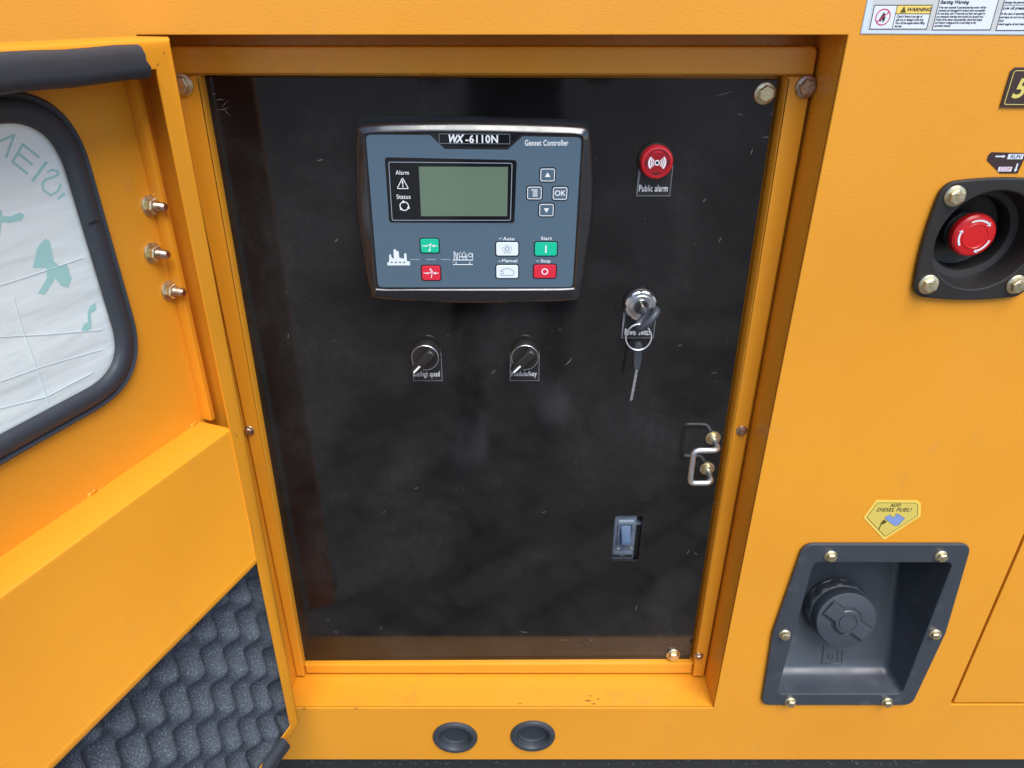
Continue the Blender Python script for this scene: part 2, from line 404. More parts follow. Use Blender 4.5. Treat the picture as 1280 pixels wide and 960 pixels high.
# frame bars round the panel
f_in = dict(TL=(-283.5, 1244.4), TR=(249.9, 1243.2), BR=(257.8, 482.8), BL=(-295.6, 477.5))
plate('frame_bar', [roundpoly([(-306.5, 1243.8), (272.4, 1243.2), (272.4, 1267.2), (-306.5, 1267.2)], [1, 1, 7, 7])], 49, 72, 'orange_smooth', H, 1.6)
plate('frame_bar', [roundpoly([(257.8, 453.6), (273.6, 453.6), (273.6, 1242.6), (249.9, 1242.6), (257.6, 483)], .6, 2)], 50, 72, 'orange_smooth', H, 1.8)
plate('frame_bar', [roundpoly([(-307.5, 453.6), (-295.6, 453.6), (-295.7, 477.5), (-283.5, 1243.2), (-307.5, 1243.2)], .6, 2)], 50, 72, 'orange_smooth', H, 1.8)
plate('frame_bar', [roundpoly([(-295.4, 453.6), (257.6, 453.6), (257.6, 474.6), (-295.4, 471.2)], .6, 2)], 55, 72, 'orange_smooth', H, 1.8)
for kind, px, py in (('rust', 1009, 109), ('small_rust', 928, 540), ('small_rust', 874, 822), ('small_rust', 310, 540), ('big', 226, 106)):
    x, z = P(px, py, 47); bolt(kind, x, 50, z, H)
# side door right of the filler
sdp = plate('side_door', [roundpoly([(SX + 3.6, SZ + 4.2), (1247, SZ + 4.2), (1247, 1275), (SX + 3.6, 1275)], 3, 3)], .4, 13, 'orange_paint', H, .8)
b = MB(); b.loft([at(rect(SX, 1250, SZ, 1278), 3), at(rect(SX, 1250, SZ, 1278), 14)]); b.loft([at(rect(SX - 4, 1254, SZ - 4, 1282), 14), at(rect(SX + 16, 1234, SZ + 16, 1262), 14)])
b.build('side_door_jamb', 'orange_smooth', H)
# black skid base under the sheet
b = MB(); b.box(-755, 1345, 7, 890, 6, 339); b.build('base_frame', 'skid', H, bevel=4)
b = MB()
for k in range(260):
    x = random.uniform(-320, 620); y = random.uniform(8, 12); s_ = random.uniform(.4, 1.5)
    z = random.uniform(318, 338); b.add([(x - s_, 6.7, z - s_ * .5), (x + s_ * .8, 6.7, z - s_ * .3), (x, 6.7, z + s_ * .6)], [(0, 1, 2)])
structure(b.build('dust_specks', 'dust', H), 'stuff')
# paint chips and dirt marks on sill and frame
for (px, py, L, W_) in ((380, 886, 3, 1), (445, 886, 3, .8), (735, 876, 5, 1.3), (742, 880, 4, 1), (748, 874, 3, 1), (738, 870, 3, .8), (650, 880, 4, .7)):
    d = ray(px, py); t = (Z0 - 1300) / d.z; x, y = d.x * t, -650 + t
    b = MB(); b.add([(x - L, y, Z0 + .25), (x, y - W_, Z0 + .25), (x + L, y + .4, Z0 + .25), (x, y + W_, Z0 + .25)], [(0, 1, 2, 3)]); b.build('paint_chip', 'rust_spot', H)

# ------------------------------------------------------------------ rubber hole plugs
for k, (x, z) in enumerate(((-79.9, 391.5), (29.2, 394.9))):
    t = thing('hole_plug', ('round black rubber plug under the sill, beside the lower corner of the open door', 'round black rubber plug under the sill, on the side towards the fuel filler')[k], 'hole plug', (x, 0, z - 31), 'rubber hole plugs below the opening')
    MB().lathe([(31.5, 0), (31.5, 1.5), (30, 4), (27, 5), (24, 4.2), (22, 1), (21.5, -6)], (x, 0, z), 48, cap1=False).build('rim', 'rubber', t)
    MB().lathe([(21.6, -6), (20, -7.5), (8, -8), (0.01, -7.2)], (x, 0, z), 48, cap1=False).build('cup', 'rubber', t)

# ------------------------------------------------------------------ fuel filler
FT = thing('fuel_filler', 'dark grey moulded fuel filler recess with screw cap, below the yellow sticker', 'fuel filler', (439, 0, 463))
fo = roundpoly(FUEL_O, [15, 15, 40, 15, 15, 40], 6)
fi_pts = [(358, 716), (522.5, 716), (521.5, 486), (354.5, 486)]
fi = roundpoly(fi_pts, [8, 8, 10, 8], 6)
plate('flange', [fo, fi], -5, -.4, 'fuel_plastic', FT, 1.5)
backY = lambda z: 29 + (z - 486) * .32
b = MB(); n1 = fi; n2 = roundpoly(offset(fi_pts, 1.5), [8, 8, 10, 8], 6); n3 = roundpoly(offset(fi_pts, 4), [9, 9, 11, 9], 6); n4 = roundpoly(offset(fi_pts, 11), [12, 12, 14, 12], 6)
b.loft([at(n1, -3.5), [(x, 6, z) for x, z in n2], [(x, backY(z) - 9, z) for x, z in n3], [(x, backY(z) - 2.5, z) for x, z in offset(n3, 3)], [(x, backY(z), z) for x, z in n4]], cap1=True)
b.build('recess', 'fuel_plastic', FT, 50)
for x, z in ((375, 727), (505, 727), (533.8, 599), (504.5, 471.5), (374.5, 471.5), (344.3, 598)): bolt('mid', x, -5, z, FT)
# screw cap, square to the sloping back
ax = Vector((0, -math.cos(R(16.2)), math.sin(R(16.2))))
d = ray(1042, 757)
# solve -650+t = 36 + (1300 + d.z t - 486)*.29
t = (29 + (1300 - 486) * .32 + 650) / (1 - d.z * .32)
c0 = Vector((d.x * t, -650 + t, 1300 + d.z * t))
CAP = MB(); prof = [(41, 0), (41, 4), (38, 6)]
CAP.lathe(prof, c0, 48, ax)
cn = CAP.build('filler_neck', 'fuel_plastic', FT)
b = MB(); N = 72; rings = []
e2 = ax.cross(Vector((1, 0, 0))).normalized(); e1 = e2.cross(ax)
for (r, h, rib) in ((42, 7, 1), (43, 8, 1), (43, 19, 1), (41, 21, 0), (39.5, 22, 0), (39.5, 36, 0), (38.6, 38, 0), (37, 38.6, 0)):
    rings.append([c0 + ax * h + (e1 * math.cos(2 * math.pi * k / N) + e2 * math.sin(2 * math.pi * k / N)) * (r - (1.8 if rib and (k // 3) % 2 else 0)) for k in range(N)])
b.loft(rings, cap1=True)
cap = b.build('cap', 'fuel_plastic', FT, 40)
def capframe(x, z, h):   # point on the cap face
    q = R(-36); X = x * math.cos(q) - z * math.sin(q); Z = x * math.sin(q) + z * math.cos(q)
    return c0 + ax * h + Vector((1, 0, 0)) * X + Vector((0, math.sin(R(16.2)), math.cos(R(16.2)))) * Z
grip = []
for k in range(21): a = R(-150 + 15 * k * .0)  # outline made below
def grip_outline(w, r, L):
    o = []
    for a in range(-50, 51, 10): o.append(None)
    a0 = math.degrees(math.asin(w / r)); o = [(L, -w), (L, w)]
    for k in range(9): a = R(a0 + (180 - 2 * a0) * k / 8); o.append((r * math.cos(a), r * math.sin(a)))
    o += [(-L, w), (-L, -w)]
    for k in range(9): a = R(180 + a0 + (180 - 2 * a0) * k / 8); o.append((r * math.cos(a), r * math.sin(a)))
    return o
b = MB(); o1 = grip_outline(9.5, 17, 33); o2 = grip_outline(8, 15.5, 31.5)
b.loft([[capframe(x, z, 38.2) for x, z in o1], [capframe(x, z, 42) for x, z in o1], [capframe(x, z, 43.2) for x, z in o2]], cap1=True)
b.build('cap_grip', 'fuel_plastic', cap, 30)
b = MB(); cc = [capframe(x, z, 43.4) for x, z in circ(0, 0, 11.5, 30)]; b.tube(cc, .9, 6, closed=True)
cc = [capframe(x, z, 38.7) for x, z in offset(grip_outline(12, 19.5, 32), 0)]; b.tube(cc, .8, 6, closed=True)
b.build('cap_ridge', 'fuel_plastic', cap, 60)
# moulded pump symbol under the cap
def onback(px, py, lift=.5):
    d = ray(px, py); t = (29 + (1300 - 486) * .32 + 650) / (1 - d.z * .32); return (d.x * t, -650 + t - lift, 1300 + d.z * t)
b = MB(); b.tube([onback(*p) for p in ((1030, 806), (1027, 829), (1046, 829), (1052, 829), (1053, 813))], .7, 6)
b.tube([onback(*p) for p in ((1047, 813), (1047, 826))], .7, 6)
b.tube([onback(1038 + 3 * math.cos(a * .7), 821 + 3 * math.sin(a * .7)) for a in range(9)], .5, 6, closed=True)
b.build('pump_symbol', 'fuel_plastic', FT, 60)

# ------------------------------------------------------------------ emergency stop
ET = thing('emergency_stop', 'red mushroom emergency stop button in a black bulged square recess', 'emergency stop', (EX, 0, EZ - 57))
def bulge(half, r, bl):
    o = []
    for x, z in rr(0, 0, 2 * half, 2 * half, r, 6): o.append((x, z))
    fine = []
    for i in range(len(o)):
        p, q = o[i], o[(i + 1) % len(o)]; m = 8 if (abs(p[0] - q[0]) + abs(p[1] - q[1])) > half else 1
        for k in range(m): fine.append((p[0] + (q[0] - p[0]) * k / m, p[1] + (q[1] - p[1]) * k / m))
    out = []
    for x, z in fine:
        kx = 1 - min(1, (z / half) ** 2); kz = 1 - min(1, (x / half) ** 2)
        out.append((EX + x + (bl * kx * x / half if abs(x) >= half - r else 0), EZ + z + (bl * kz * z / half if abs(z) >= half - r else 0)))
    return out
plate('flange', [bulge(53.6, 10, 4.5), circ(EX, EZ, 46.5, 56)], -5.5, -.4, 'black_plastic', ET, 1.6)
MB().lathe([(46.6, 4), (45.8, 1), (44.5, -14), (43, -19), (37, -20.5), (36, -22), (35, -38), (30, -40), (.01, -40)], (EX, 0, EZ), 56, cap1=False).build('cup', 'black_plastic', ET, 40)
for x, z in ((398, 1148), (397.3, 1064.3), (481, 1064.3), (481, 1148)): bolt('big' , x, -5.5, z, ET).scale = (.93, .93, .93)
BC = (EX - .5, 0, EZ)
MB().lathe([(19, -40), (19, -30), (17.5, -29)], BC, 36).build('collar', 'black_plastic', ET)
MB().lathe([(15.5, -31), (15.5, -25.5), (14.5, -25)], BC, 36).build('chrome_ring', 'chrome', ET)
MB().lathe([(12, -27), (12.5, -24), (18.5, -22.5), (20.6, -20), (20.9, -16.5), (20.2, -13.5), (18.2, -11.9), (12.5, -11.1), (12, -10.6), (11.4, -10.5), (10.9, -10.9), (5, -10.7), (.01, -10.6)], BC, 48, cap1=False).build('button', 'stop_red', ET, 30)
bt = ET.children[-1]
for k, (a0, a1) in enumerate(((118, 40), (215, 155), (-15, -80))):
    n = 10; o = []
    for i in range(n + 1): a = R(a0 + (a1 - a0) * .86 * i / n); o.append((BC[0] + 16 * math.cos(a), EZ + 16 * math.sin(a)))
    for i in reversed(range(n + 1)): a = R(a0 + (a1 - a0) * .86 * i / n); o.append((BC[0] + 14.2 * math.cos(a), EZ + 14.2 * math.sin(a)))
    flat('arrow_print', [o], -(-11.2) + -.15 + .1 - .1, 'print_white', bt)
    a = R(a0 + (a1 - a0) * .83); a2 = R(a1)
    flat('arrow_print', [[(BC[0] + 17.4 * math.cos(a), EZ + 17.4 * math.sin(a)), (BC[0] + 12.8 * math.cos(a), EZ + 12.8 * math.sin(a)), (BC[0] + 15.1 * math.cos(a2), EZ + 15.1 * math.sin(a2))]], 11.05, 'print_white', bt)

# ------------------------------------------------------------------ stickers on the front
ST = thing('warning_sticker', 'white warning sticker with black text boxes near the top right of the housing', 'sticker', (285, 0, 1278))
plate('sheet', [roundpoly([(285.2, 1278.6), (600, 1277), (600, 1352), (285.2, 1352)], 1, 2)], -.35, -.05, 'sticker_border', ST)
flat('border_line', [[(285.2, 1278.6), (600, 1277), (600, 1352), (285.2, 1352)], [(285.9, 1279.3), (599.3, 1277.7), (599.3, 1351.3), (285.9, 1351.3)]], -.42, 'print_grey', ST)
flat('ground', [[(290.2, 1281.4), (595, 1279.6), (595, 1348), (290.2, 1348)]], -.40, 'sticker_grey', ST)
def notice(x0, x1, z0, z1):
    flat('notice_panel', [rect(x0, x1, z0, z1)], -.46, 'sticker_white', ST); flat('border_line', ring(rect(x0, x1, z0, z1), .6), -.55, 'print_black', ST)
notice(291.8, 338.8, 1282, 1299.8)
flat('warning_band', [rect(310.6, 338.2, 1293.6, 1299.2)], -.52, 'sticker_yellow', ST)
flat('border_line', [rect(310.2, 310.7, 1282.4, 1299.4)], -.58, 'print_black', ST)
flat('border_line', [rect(310.6, 338.4, 1293.1, 1293.6)], -.58, 'print_black', ST)
flat('warning_triangle', [[(313.6, 1294.2), (318.6, 1294.2), (316.1, 1298.8)]], -.6, 'olive', ST)
text('WARNING', 328.5, 1296.3, 3.6, -.62, 'print_black', ST, bold=.12, shear=.15, sx=1.1)
for i, s in enumerate(('Check if there is any sign of', 'spill out or leakage of the fuel.', 'Turn off the engine before filling', 'the fuel.')):
    text(s, 311.8, 1291.4 - 2.35 * i, 2.3, -.6, 'print_black', ST, bold=.07, shear=.15, align='LEFT', sx=.80)
flat('no_fire_ring', [circ(300.8, 1291, 6.1, 30), circ(300.8, 1291, 5.3, 30)], -.6, 'no_red', ST)
flat('flame_symbol', [[(299.2, 1287.4), (298, 1289.2), (299, 1291.2), (300.9, 1294.8), (302, 1293), (302.9, 1290), (302.4, 1288), (301.2, 1287), (301, 1289), (300.2, 1289.4), (299.9, 1288)]], -.58, 'print_black', ST)
flat('no_fire_bar', [[(296.4, 1287.6), (297, 1287), (305.2, 1294.4), (304.6, 1295)]], -.63, 'no_red', ST)
notice(343, 391, 1281.4, 1305)
flat('border_line', [rect(343.2, 390.8, 1304.2, 1305)], -.58, 'print_black', ST)
text('Starting Warning', 344.4, 1301.6, 3.4, -.6, 'print_black', ST, bold=.12, shear=.2, align='LEFT', sx=.98)
for i, s in enumerate(('If the start exceeds 5 seconds,starting motor will be', 'overheat and damaged.If it doesn\'t start successfully', 'for one time, wait 10 seconds and then start again to', 'use minute,for starting time should not exceed two.', 'If start three times unsuccessfully, check fuel supply', 'and battery voltage,and fix it according to the', 'operation manual.')):
    text(s, 344.2, 1297.9 - 2.2 * i, 2.15, -.6, 'print_black', ST, bold=.07, shear=.15, align='LEFT', sx=.84)
notice(395.2, 450, 1281, 1305)
text('damage the generator', 396, 1301.5, 2.3, -.6, 'print_black', ST, bold=.07, shear=.15, align='LEFT', sx=.9)
flat('border_line', [rect(395.4, 450, 1299.3, 1299.7)], -.58, 'print_black', ST)
text('Low oil pressure', 396, 1297.4, 3, -.6, 'print_black', ST, bold=.1, shear=.2, align='LEFT')
for i, s in enumerate(('In the case of operating,', 'and lamp do not run any', 'load', 'check engine oil and clean')):
    text(s, 396, 1293.4 - 2.5 * i, 2.3, -.6, 'print_black', ST, bold=.07, shear=.15, align='LEFT', sx=.88)

PT = thing('rating_plate', 'dark plate with gold border and gold figures, above the emergency stop', 'plate', (417, 0, 1222))
po = [(417.4, 1222.3), (500, 1221.6), (500, 1253.6), (420.2, 1253.7), (417.4, 1251)]
plate('backing', [po], -1.6, -.05, 'sticker_dark', PT, .4)
flat('border_line', ring(roundpoly(offset(po, 2.2), 2, 3), .6), -1.75, 'gold', PT)
text('50', 0, 0, 26, -1.8, 'gold', PT, bold=.6, shear=.2, fit=(424, 446, 1229.5, 1245.5))

RT = thing('run_stop_sticker', 'small dark sticker with run and stop arrows, above the emergency stop recess', 'sticker', (435, 0, 1166))
plate('backing', [roundpoly([(436, 1166.8), (451.6, 1166.8), (454, 1184.4), (422.5, 1185.2), (420.5, 1182.5), (420.5, 1178.3)], .8, 2)], -.4, -.05, 'sticker_dark', RT)
flat('run_box', [rect(438, 451.5, 1179.2, 1183.6)], -.5, 'sticker_white', RT)
text('RUN', 444.8, 1181.3, 4.6, -.6, 'run_blue', RT, bold=.12, shear=.2)
flat('stop_box', [rect(433, 445, 1168.6, 1172.6)], -.5, 'sticker_white', RT)
text('STOP', 439, 1170.5, 4, -.6, 'stop_pink', RT, bold=.1, shear=.1)
flat('arrow_print', [[(427, 1181), (433.5, 1181), (433.5, 1180.2), (436, 1181.6), (433.5, 1183), (433.5, 1182.2), (427, 1182.2)]], -.5, 'sticker_white', RT)
flat('arrow_print', [[(448, 1175.5), (449.4, 1175.5), (449.4, 1170.6), (450.2, 1170.6), (448.7, 1168), (447.2, 1170.6), (448, 1170.6)]], -.5, 'sticker_white', RT)

DT = thing('fuel_sticker', 'yellow pentagon sticker asking to add diesel, above the filler recess', 'sticker', (434, 0, 747))
dp = [P(1095, 625), P(1146, 625.5), P(1151, 629), P(1150.5, 645), P(1105, 674.5), P(1079, 647)]
plate('sheet', [roundpoly(dp, [2, 3, 3, 3, 2, 3], 4)], -.45, -.05, 'fuel_sticker_edge', DT)
flat('ground', [roundpoly(offset(dp, 3.4), 2, 3)], -.55, 'fuel_sticker', DT)
flat('border_line', ring(roundpoly(offset(dp, 3.0), 2, 3), .65), -.62, 'olive', DT)
zz = lambda x, y: P(1060 + x / 10.66, 600 + y / 10.66)
text('ADD', 0, 0, 6, -.7, 'print_black', DT, bold=.12, shear=.25, space=1.1, fit=pfit(1111.8, 629, 1126.5, 633, 0))
text('DIESEL FUEL!', 0, 0, 6, -.7, 'print_black', DT, bold=.12, shear=.25, space=1.1, fit=pfit(1095, 634.4, 1139.8, 639, 0))
noz = [zz(*p) for p in ((482, 508), (500, 485), (555, 455), (585, 487), (620, 480), (640, 462), (620, 448), (660, 443), (755, 508), (670, 598), (615, 606))]
flat('nozzle_symbol', [noz], -.66, 'pump_blue', DT)
flat('nozzle_outline', [noz, offset(noz, .4)], -.72, 'run_blue', DT)
flat('spout_symbol', [[zz(*p) for p in ((478, 525), (520, 550), (460, 590), (440, 585), (420, 650), (405, 650), (430, 575), (455, 540))]], -.66, 'olive', DT)

# ------------------------------------------------------------------ black control panel
PY = 63
CP = thing('control_panel', 'glossy black steel control panel plate bolted inside the orange opening', 'control panel', (-20, PY, 468))
pan = [(-284, 469.6 - 4), (254.2, 470.9 - 3), (246.1, 1239.1), (-286, 1241)]
pan = [(-299, 466), (254.4, 470.0), (246.1, 1239.1), (-286, 1241.5)]
bh = rr(147.6, 695.4, 34.6, 72.5, 3)
plate('panel_plate', [pan, bh], PY, PY + 2.5, 'panel_black', CP, .6)
for px, py in ((957, 117), (842, 820)):
    x, z = P(px, py, PY - 3); bolt('big', x, PY, z, CP)
# pull handle
b = MB()
pts = [(238.3, PY + 1, 848), (238, 42, 848.3)]
def arc3(p0, p1, p2, n=5): return [tuple(Vector(p0) * (1 - t) ** 2 + Vector(p1) * 2 * t * (1 - t) + Vector(p2) * t * t) for t in [k / n for k in range(n + 1)]]
hp = [(237.6, PY + 1, 848)] + arc3((237.4, 43, 848), (237.2, 36, 848), (230, 36, 848)) + arc3((216, 36, 848), (209, 36, 848), (209, 36, 841)) + arc3((209.4, 36, 809), (209.5, 36, 802), (216, 36, 802)) + arc3((228, 36, 802), (235.5, 36, 802.4), (235.7, 43, 803)) + [(236.2, PY + 1, 804.5)]
b.tube(hp, 3.3, 12); hd = b.build('handle', 'chrome', CP, 60)
hd.data.materials.clear(); hd.data.materials.append(MAT['rod_zinc'])
for x, z in ((237.6, 848), (236.2, 804.5)):
    MB().lathe([(9, 0), (9, 1.4), (7, 1.6), (7, 4.5), (6, 6), (3.6, 6.2)], (x, PY, z), 24).build('handle_nut', 'steel_zinc', hd)
# scratches and chips in the black paint
b = MB(); sc = [(905, 117, 14, 14), (925, 143, 6, -20), (965, 142, 4, 60), (958, 172, 5, 0), (711, 452, 9, 50), (617, 465, 6, 45), (895, 627, 6, 20), (850, 432, 4, 20), (892, 466, 6, 20), (860, 690, 6, 70), (870, 692, 4, -40), (410, 775, 6, 0), (477, 785, 5, 60), (655, 790, 9, -8), (420, 790, 5, -10), (705, 800, 10, -3), (740, 800, 5, 80), (275, 125, 6, 3), (268, 118, 3, 20), (282, 130, 8, 40), (284, 140, 7, -50), (278, 136, 9, 10), (700, 412, 3, 40), (690, 414, 2, 60), (560, 420, 2, 0), (550, 435, 2, 10), (795, 760, 6, 85), (520, 610, 5, 15), (480, 640, 4, 30), (680, 640, 5, 20), (900, 300, 5, 70), (880, 250, 4, 60), (400, 200, 5, 10), (420, 300, 4, 40), (360, 420, 5, 80), (940, 190, 5, 80), (330, 560, 5, 80), (345, 640, 4, 70)]
for px, py, L, a in sc:
    x, z = P(px, py, PY); q = R(a); L *= .75; w = random.uniform(.12, .34); dx, dz = math.cos(q), math.sin(q); j = random.uniform(-.8, .8)
    b.add([(x - dx * L, PY - .06, z - dz * L), (x - dz * (w + j), PY - .06, z + dx * (w + j)), (x + dx * L, PY - .06, z + dz * L), (x + dz * (w - j), PY - .06, z - dx * (w - j))], [(0, 1, 2, 3)])
for k in range(110):
    x = random.uniform(-275, 240); z = random.uniform(480, 1225); w = random.uniform(.12, .5)
    b.add([(x - w, PY - .06, z), (x, PY - .06, z - w * .7), (x + w * .8, PY - .06, z + w * .2), (x, PY - .06, z + w)], [(0, 1, 2, 3)])
structure(b.build('scratch_marks', 'dust', CP), 'stuff')

# ------------------------------------------------------------------ generator controller
GC = thing('generator_controller', 'blue grey digital generator controller with screen and push buttons on black panel', 'controller', (-37, PY, 1021))
base_o = [P(u, v, 62) for u, v in ((448, 158), (459, 149), (525, 146.5), (593, 146), (660, 147.5), (727, 151), (738, 163), (741, 200), (742.5, 240), (740, 275), (733, 318), (725, 366), (718, 372), (656, 375), (594, 376), (533, 374), (472, 369), (465, 361), (456, 318), (448.5, 275), (446, 240), (446.5, 200))]
cx0, cz0 = -37, 1115
cell = [(-138.8, 1190), (-136, 1195.6), (-110, 1197), (-36, 1197.6), (38, 1196), (63, 1194.6), (68, 1188), (68, 1172), (67.5, 1140), (66.8, 1110), (66, 1075), (65.2, 1046), (61, 1041), (20, 1040.2), (-36, 1040), (-95, 1040), (-136.6, 1040.2), (-141, 1045), (-140.6, 1075), (-140.2, 1110), (-139.8, 1140), (-139.3, 1172)]
def mix(a, c, t): return [(p[0] * (1 - t) + q[0] * t, p[1] * (1 - t) + q[1] * t) for p, q in zip(a, c)]
def catmull(o, m=3):
    N = len(o); out = []
    for i in range(N):
        p0, p1, p2, p3 = (Vector(o[(i + k) % N]) for k in (-1, 0, 1, 2))
        for k in range(m):
            t = k / m; out.append(tuple(.5 * ((2 * p1) + (p2 - p0) * t + (2 * p0 - 5 * p1 + 4 * p2 - p3) * t * t + (3 * p1 - p0 - 3 * p2 + p3) * t ** 3)))
    return out
bo, ce = catmull(base_o), catmull(cell)
b = MB(); b.loft([at(bo, PY + .2), at(bo, 59), at(mix(bo, ce, .05), 56.5), at(mix(bo, ce, .12), 50), at(mix(bo, ce, .2), 45.4), at(mix(bo, ce, .32), 43.6), at(mix(bo, ce, .6), 42.1), at(mix(bo, ce, .88), 40.6), at(ce, 40), at(offset(ce, .8), 39.7), at(offset(ce, 1.6), 40.1), at(offset(ce, 2.6), 41.5)], cap1=True)
b.build('case', 'ctrl_black', GC, 38)
FY = 41
face = roundpoly([(-135.6, 1193.6), (-76, 1193.2), (-63, 1180.6), (-4, 1180), (9.5, 1192), (64.6, 1191), (62.2, 1044), (-137.4, 1044)], [5, 3, 3, 3, 3, 5, 5, 5], 4)
fp = plate('face_plate', [face], FY - .1, FY + .6, 'face_blue', GC, .15)
plate('face_seam', [offset(face, -1.4), offset(face, .05)], FY + .1, FY + .5, 'face_edge', GC)
npo = roundpoly([(-73, 1194.4), (6.5, 1193.4), (-4.8, 1182.6), (-62, 1183.2)], 1.5, 3)
plate('name_plate', [npo], FY + .05, FY + .5, 'lens_black', GC, .1)
nb = [P(u, v, FY) for u, v in ((548.5, 167), (637.5, 167.5), (637.5, 180), (549, 179.5))]
flat('name_border', ring(roundpoly(nb, 1, 3), .28), FY - .05, 'print_grey', GC)
text('WX', 0, 0, 11.5, FY - .1, 'print_white', GC, bold=.45, shear=.25, space=.9, fit=pfit(561, 168, 580.5, 178.6, FY))
text('-6110N', 0, 0, 11.2, FY - .1, 'print_white', GC, bold=.3, space=1.1, fit=pfit(582, 168.6, 622.5, 178.8, FY))
text('Genset Controller', 0, 0, 6.2, FY - .2, 'print_white', GC, bold=.1, space=1.05, fit=pfit(656, 174.8, 710.5, 182.2, FY))
DS = plate('display', [roundpoly([P(u, v, FY) for u, v in ((481, 196.5), (646, 200), (643, 278.5), (486.5, 278))], 3, 4)], FY - .5, FY + .3, 'lens_black', GC, .2)
plate('display_edge', [offset(roundpoly([P(u, v, FY) for u, v in ((481, 196.5), (646, 200), (643, 278.5), (486.5, 278))], 3, 4), k) for k in (-1.3, 0)], FY - .25, FY + .3, 'face_blue', GC, .1)
flat('display_border', ring(roundpoly([P(u, v, FY) for u, v in ((485.5, 202), (640.5, 203.5), (638.5, 275.5), (490, 275.5))], 2, 4), .6), FY - .6, 'print_grey', DS)
flat('lcd_screen', [[P(u, v, FY) for u, v in ((523.5, 208), (635, 208.5), (634, 270), (526.5, 270))]], FY - .62, 'lcd', DS)
text('Alarm', 0, 0, 5.4, FY - .6, 'print_white', DS, bold=.04, space=1.06, fit=pfit(494.8, 212.8, 511, 218.2, FY))
text('Status', 0, 0, 5.4, FY - .6, 'print_white', DS, bold=.04, space=1.06, fit=pfit(496, 242.8, 513, 248.4, FY))
tri = roundpoly([P(u, v, FY) for u, v in ((503.2, 221), (511.5, 236), (495.8, 236))], 1, 3)
flat('alarm_symbol', ring(tri, .75), FY - .6, 'print_white', DS)
x, z = P(503.5, 230, FY); text('!', x, z, 8.5, FY - .6, 'print_white', DS, bold=.2)
x, z = P(505.5, 257.5, FY); flat('status_symbol', [circ(x, z, 4.6, 24), circ(x, z, 3.7, 24)], FY - .6, 'print_white', DS)
for k in range(3):
    a = R(90 + 120 * k + 20); q = (x + 4.15 * math.cos(a), z + 4.15 * math.sin(a)); tx, tz = -math.sin(a), math.cos(a)
    flat('status_symbol', [[(q[0] - tx * 1.6 + math.cos(a) * 1.5, q[1] - tz * 1.6 + math.sin(a) * 1.5), (q[0] - tx * 1.6 - math.cos(a) * 1.5, q[1] - tz * 1.6 - math.sin(a) * 1.5), (q[0] + tx * 1.6, q[1] + tz * 1.6)]], FY - .63, 'print_white', DS)
def button(px, py, w, h, m, border=None):
    x, z = P(px, py, FY)
    k = plate('button', [rr(x, z, w, h, 2)], FY - 1.0, FY + .2, m, GC, .35)
    plate('button_edge', [rr(x, z, w + 2.2, h + 2.2, 2.8), rr(x, z, w - .1, h - .1, 2)], FY - .22, FY + .2, 'face_edge', k)
    if border: flat('button_border', ring(rr(x, z, w - .2, h - .2, 1.8), .7), FY - 1.08, border, k)
    return k, x, z
BYY = FY - 1.1
k, x, z = button(684.5, 218.5, 14, 12, 'face_blue', 'print_white'); flat('arrow_print', [[(x - 2.6, z - 1.8), (x + 2.6, z - 1.8), (x, z + 2.6)]], BYY, 'print_white', k)
k, x, z = button(683, 262.3, 14, 12, 'face_blue', 'print_white'); flat('arrow_print', [[(x - 2.6, z + 1.8), (x + 2.6, z + 1.8), (x, z - 2.6)]], BYY, 'print_white', k)
k, x, z = button(668, 241, 14, 12, 'face_blue', 'print_white')
for i in range(4): flat('menu_print', [rect(x - (3 if i == 0 else 1.6), x + 3, z + 3 - 1.9 * i - .45, z + 3 - 1.9 * i + .45)], BYY, 'print_white', k)
k, x, z = button(700, 241.5, 14, 12, 'face_blue', 'print_white'); text('OK', x, z, 7.2, BYY, 'print_white', k, bold=.08)
def breaker_print(k, x, z, on):
    flat('breaker_print', [rect(x - 7.6, x - 1.5, z - .4, z + .4)], BYY, 'print_white', k); flat('breaker_print', [rect(x + 2, x + 7.6, z - .4, z + .4)], BYY, 'print_white', k)
    flat('breaker_print', [[(x + 2, z), (x + 4.6, z + 1.5), (x + 4.6, z - 1.5)]], BYY - .05, 'print_white', k); flat('breaker_print', [[(x - 2, z), (x - 4.2, z + 1.1), (x - 4.2, z - 1.1)]], BYY - .05, 'print_white', k)
    flat('breaker_print', [[(x - 2, z + .3), (x + 1.6, z + 3.0), (x + 2, z + 2.3), (x - 1.6, z - .4)]], BYY - .07, 'print_white', k)
    flat('breaker_print', [[(x + .9, z + 2), (x + 1.6, z + 2), (x + (0 if on else .4), z - 5), (x - (.7 if on else .3), z - 5)]], BYY - .09, 'print_white', k)
    flat('breaker_print', [circ(x - (.4 if on else .2), z - 4.6 if on else z + 3.8, 1.05, 12)], BYY - .11, 'print_white', k)
k, x, z = button(537.2, 307, 18, 14, 'btn_green'); breaker_print(k, x, z, True)
k, x, z = button(539, 341, 18.6, 15, 'btn_red'); breaker_print(k, x, z, False)
k, x, z = button(634, 311, 22, 13.6, 'btn_white')
for i in range(5):
    a = R(72 * i); pts = [(x + (1.9 + 3.1 * k_ / 9) * math.cos(a + 1.9 * k_ / 9), BYY, z + (1.9 + 3.1 * k_ / 9) * math.sin(a + 1.9 * k_ / 9)) for k_ in range(10)]
    MB().tube(pts, .26, 5).build('auto_print', 'print_grey', k)
flat('auto_print', [circ(x, z, 1.9, 16), circ(x, z, 1.3, 16)], BYY, 'print_grey', k)
k, x, z = button(634, 339.3, 22, 13.6, 'btn_white')
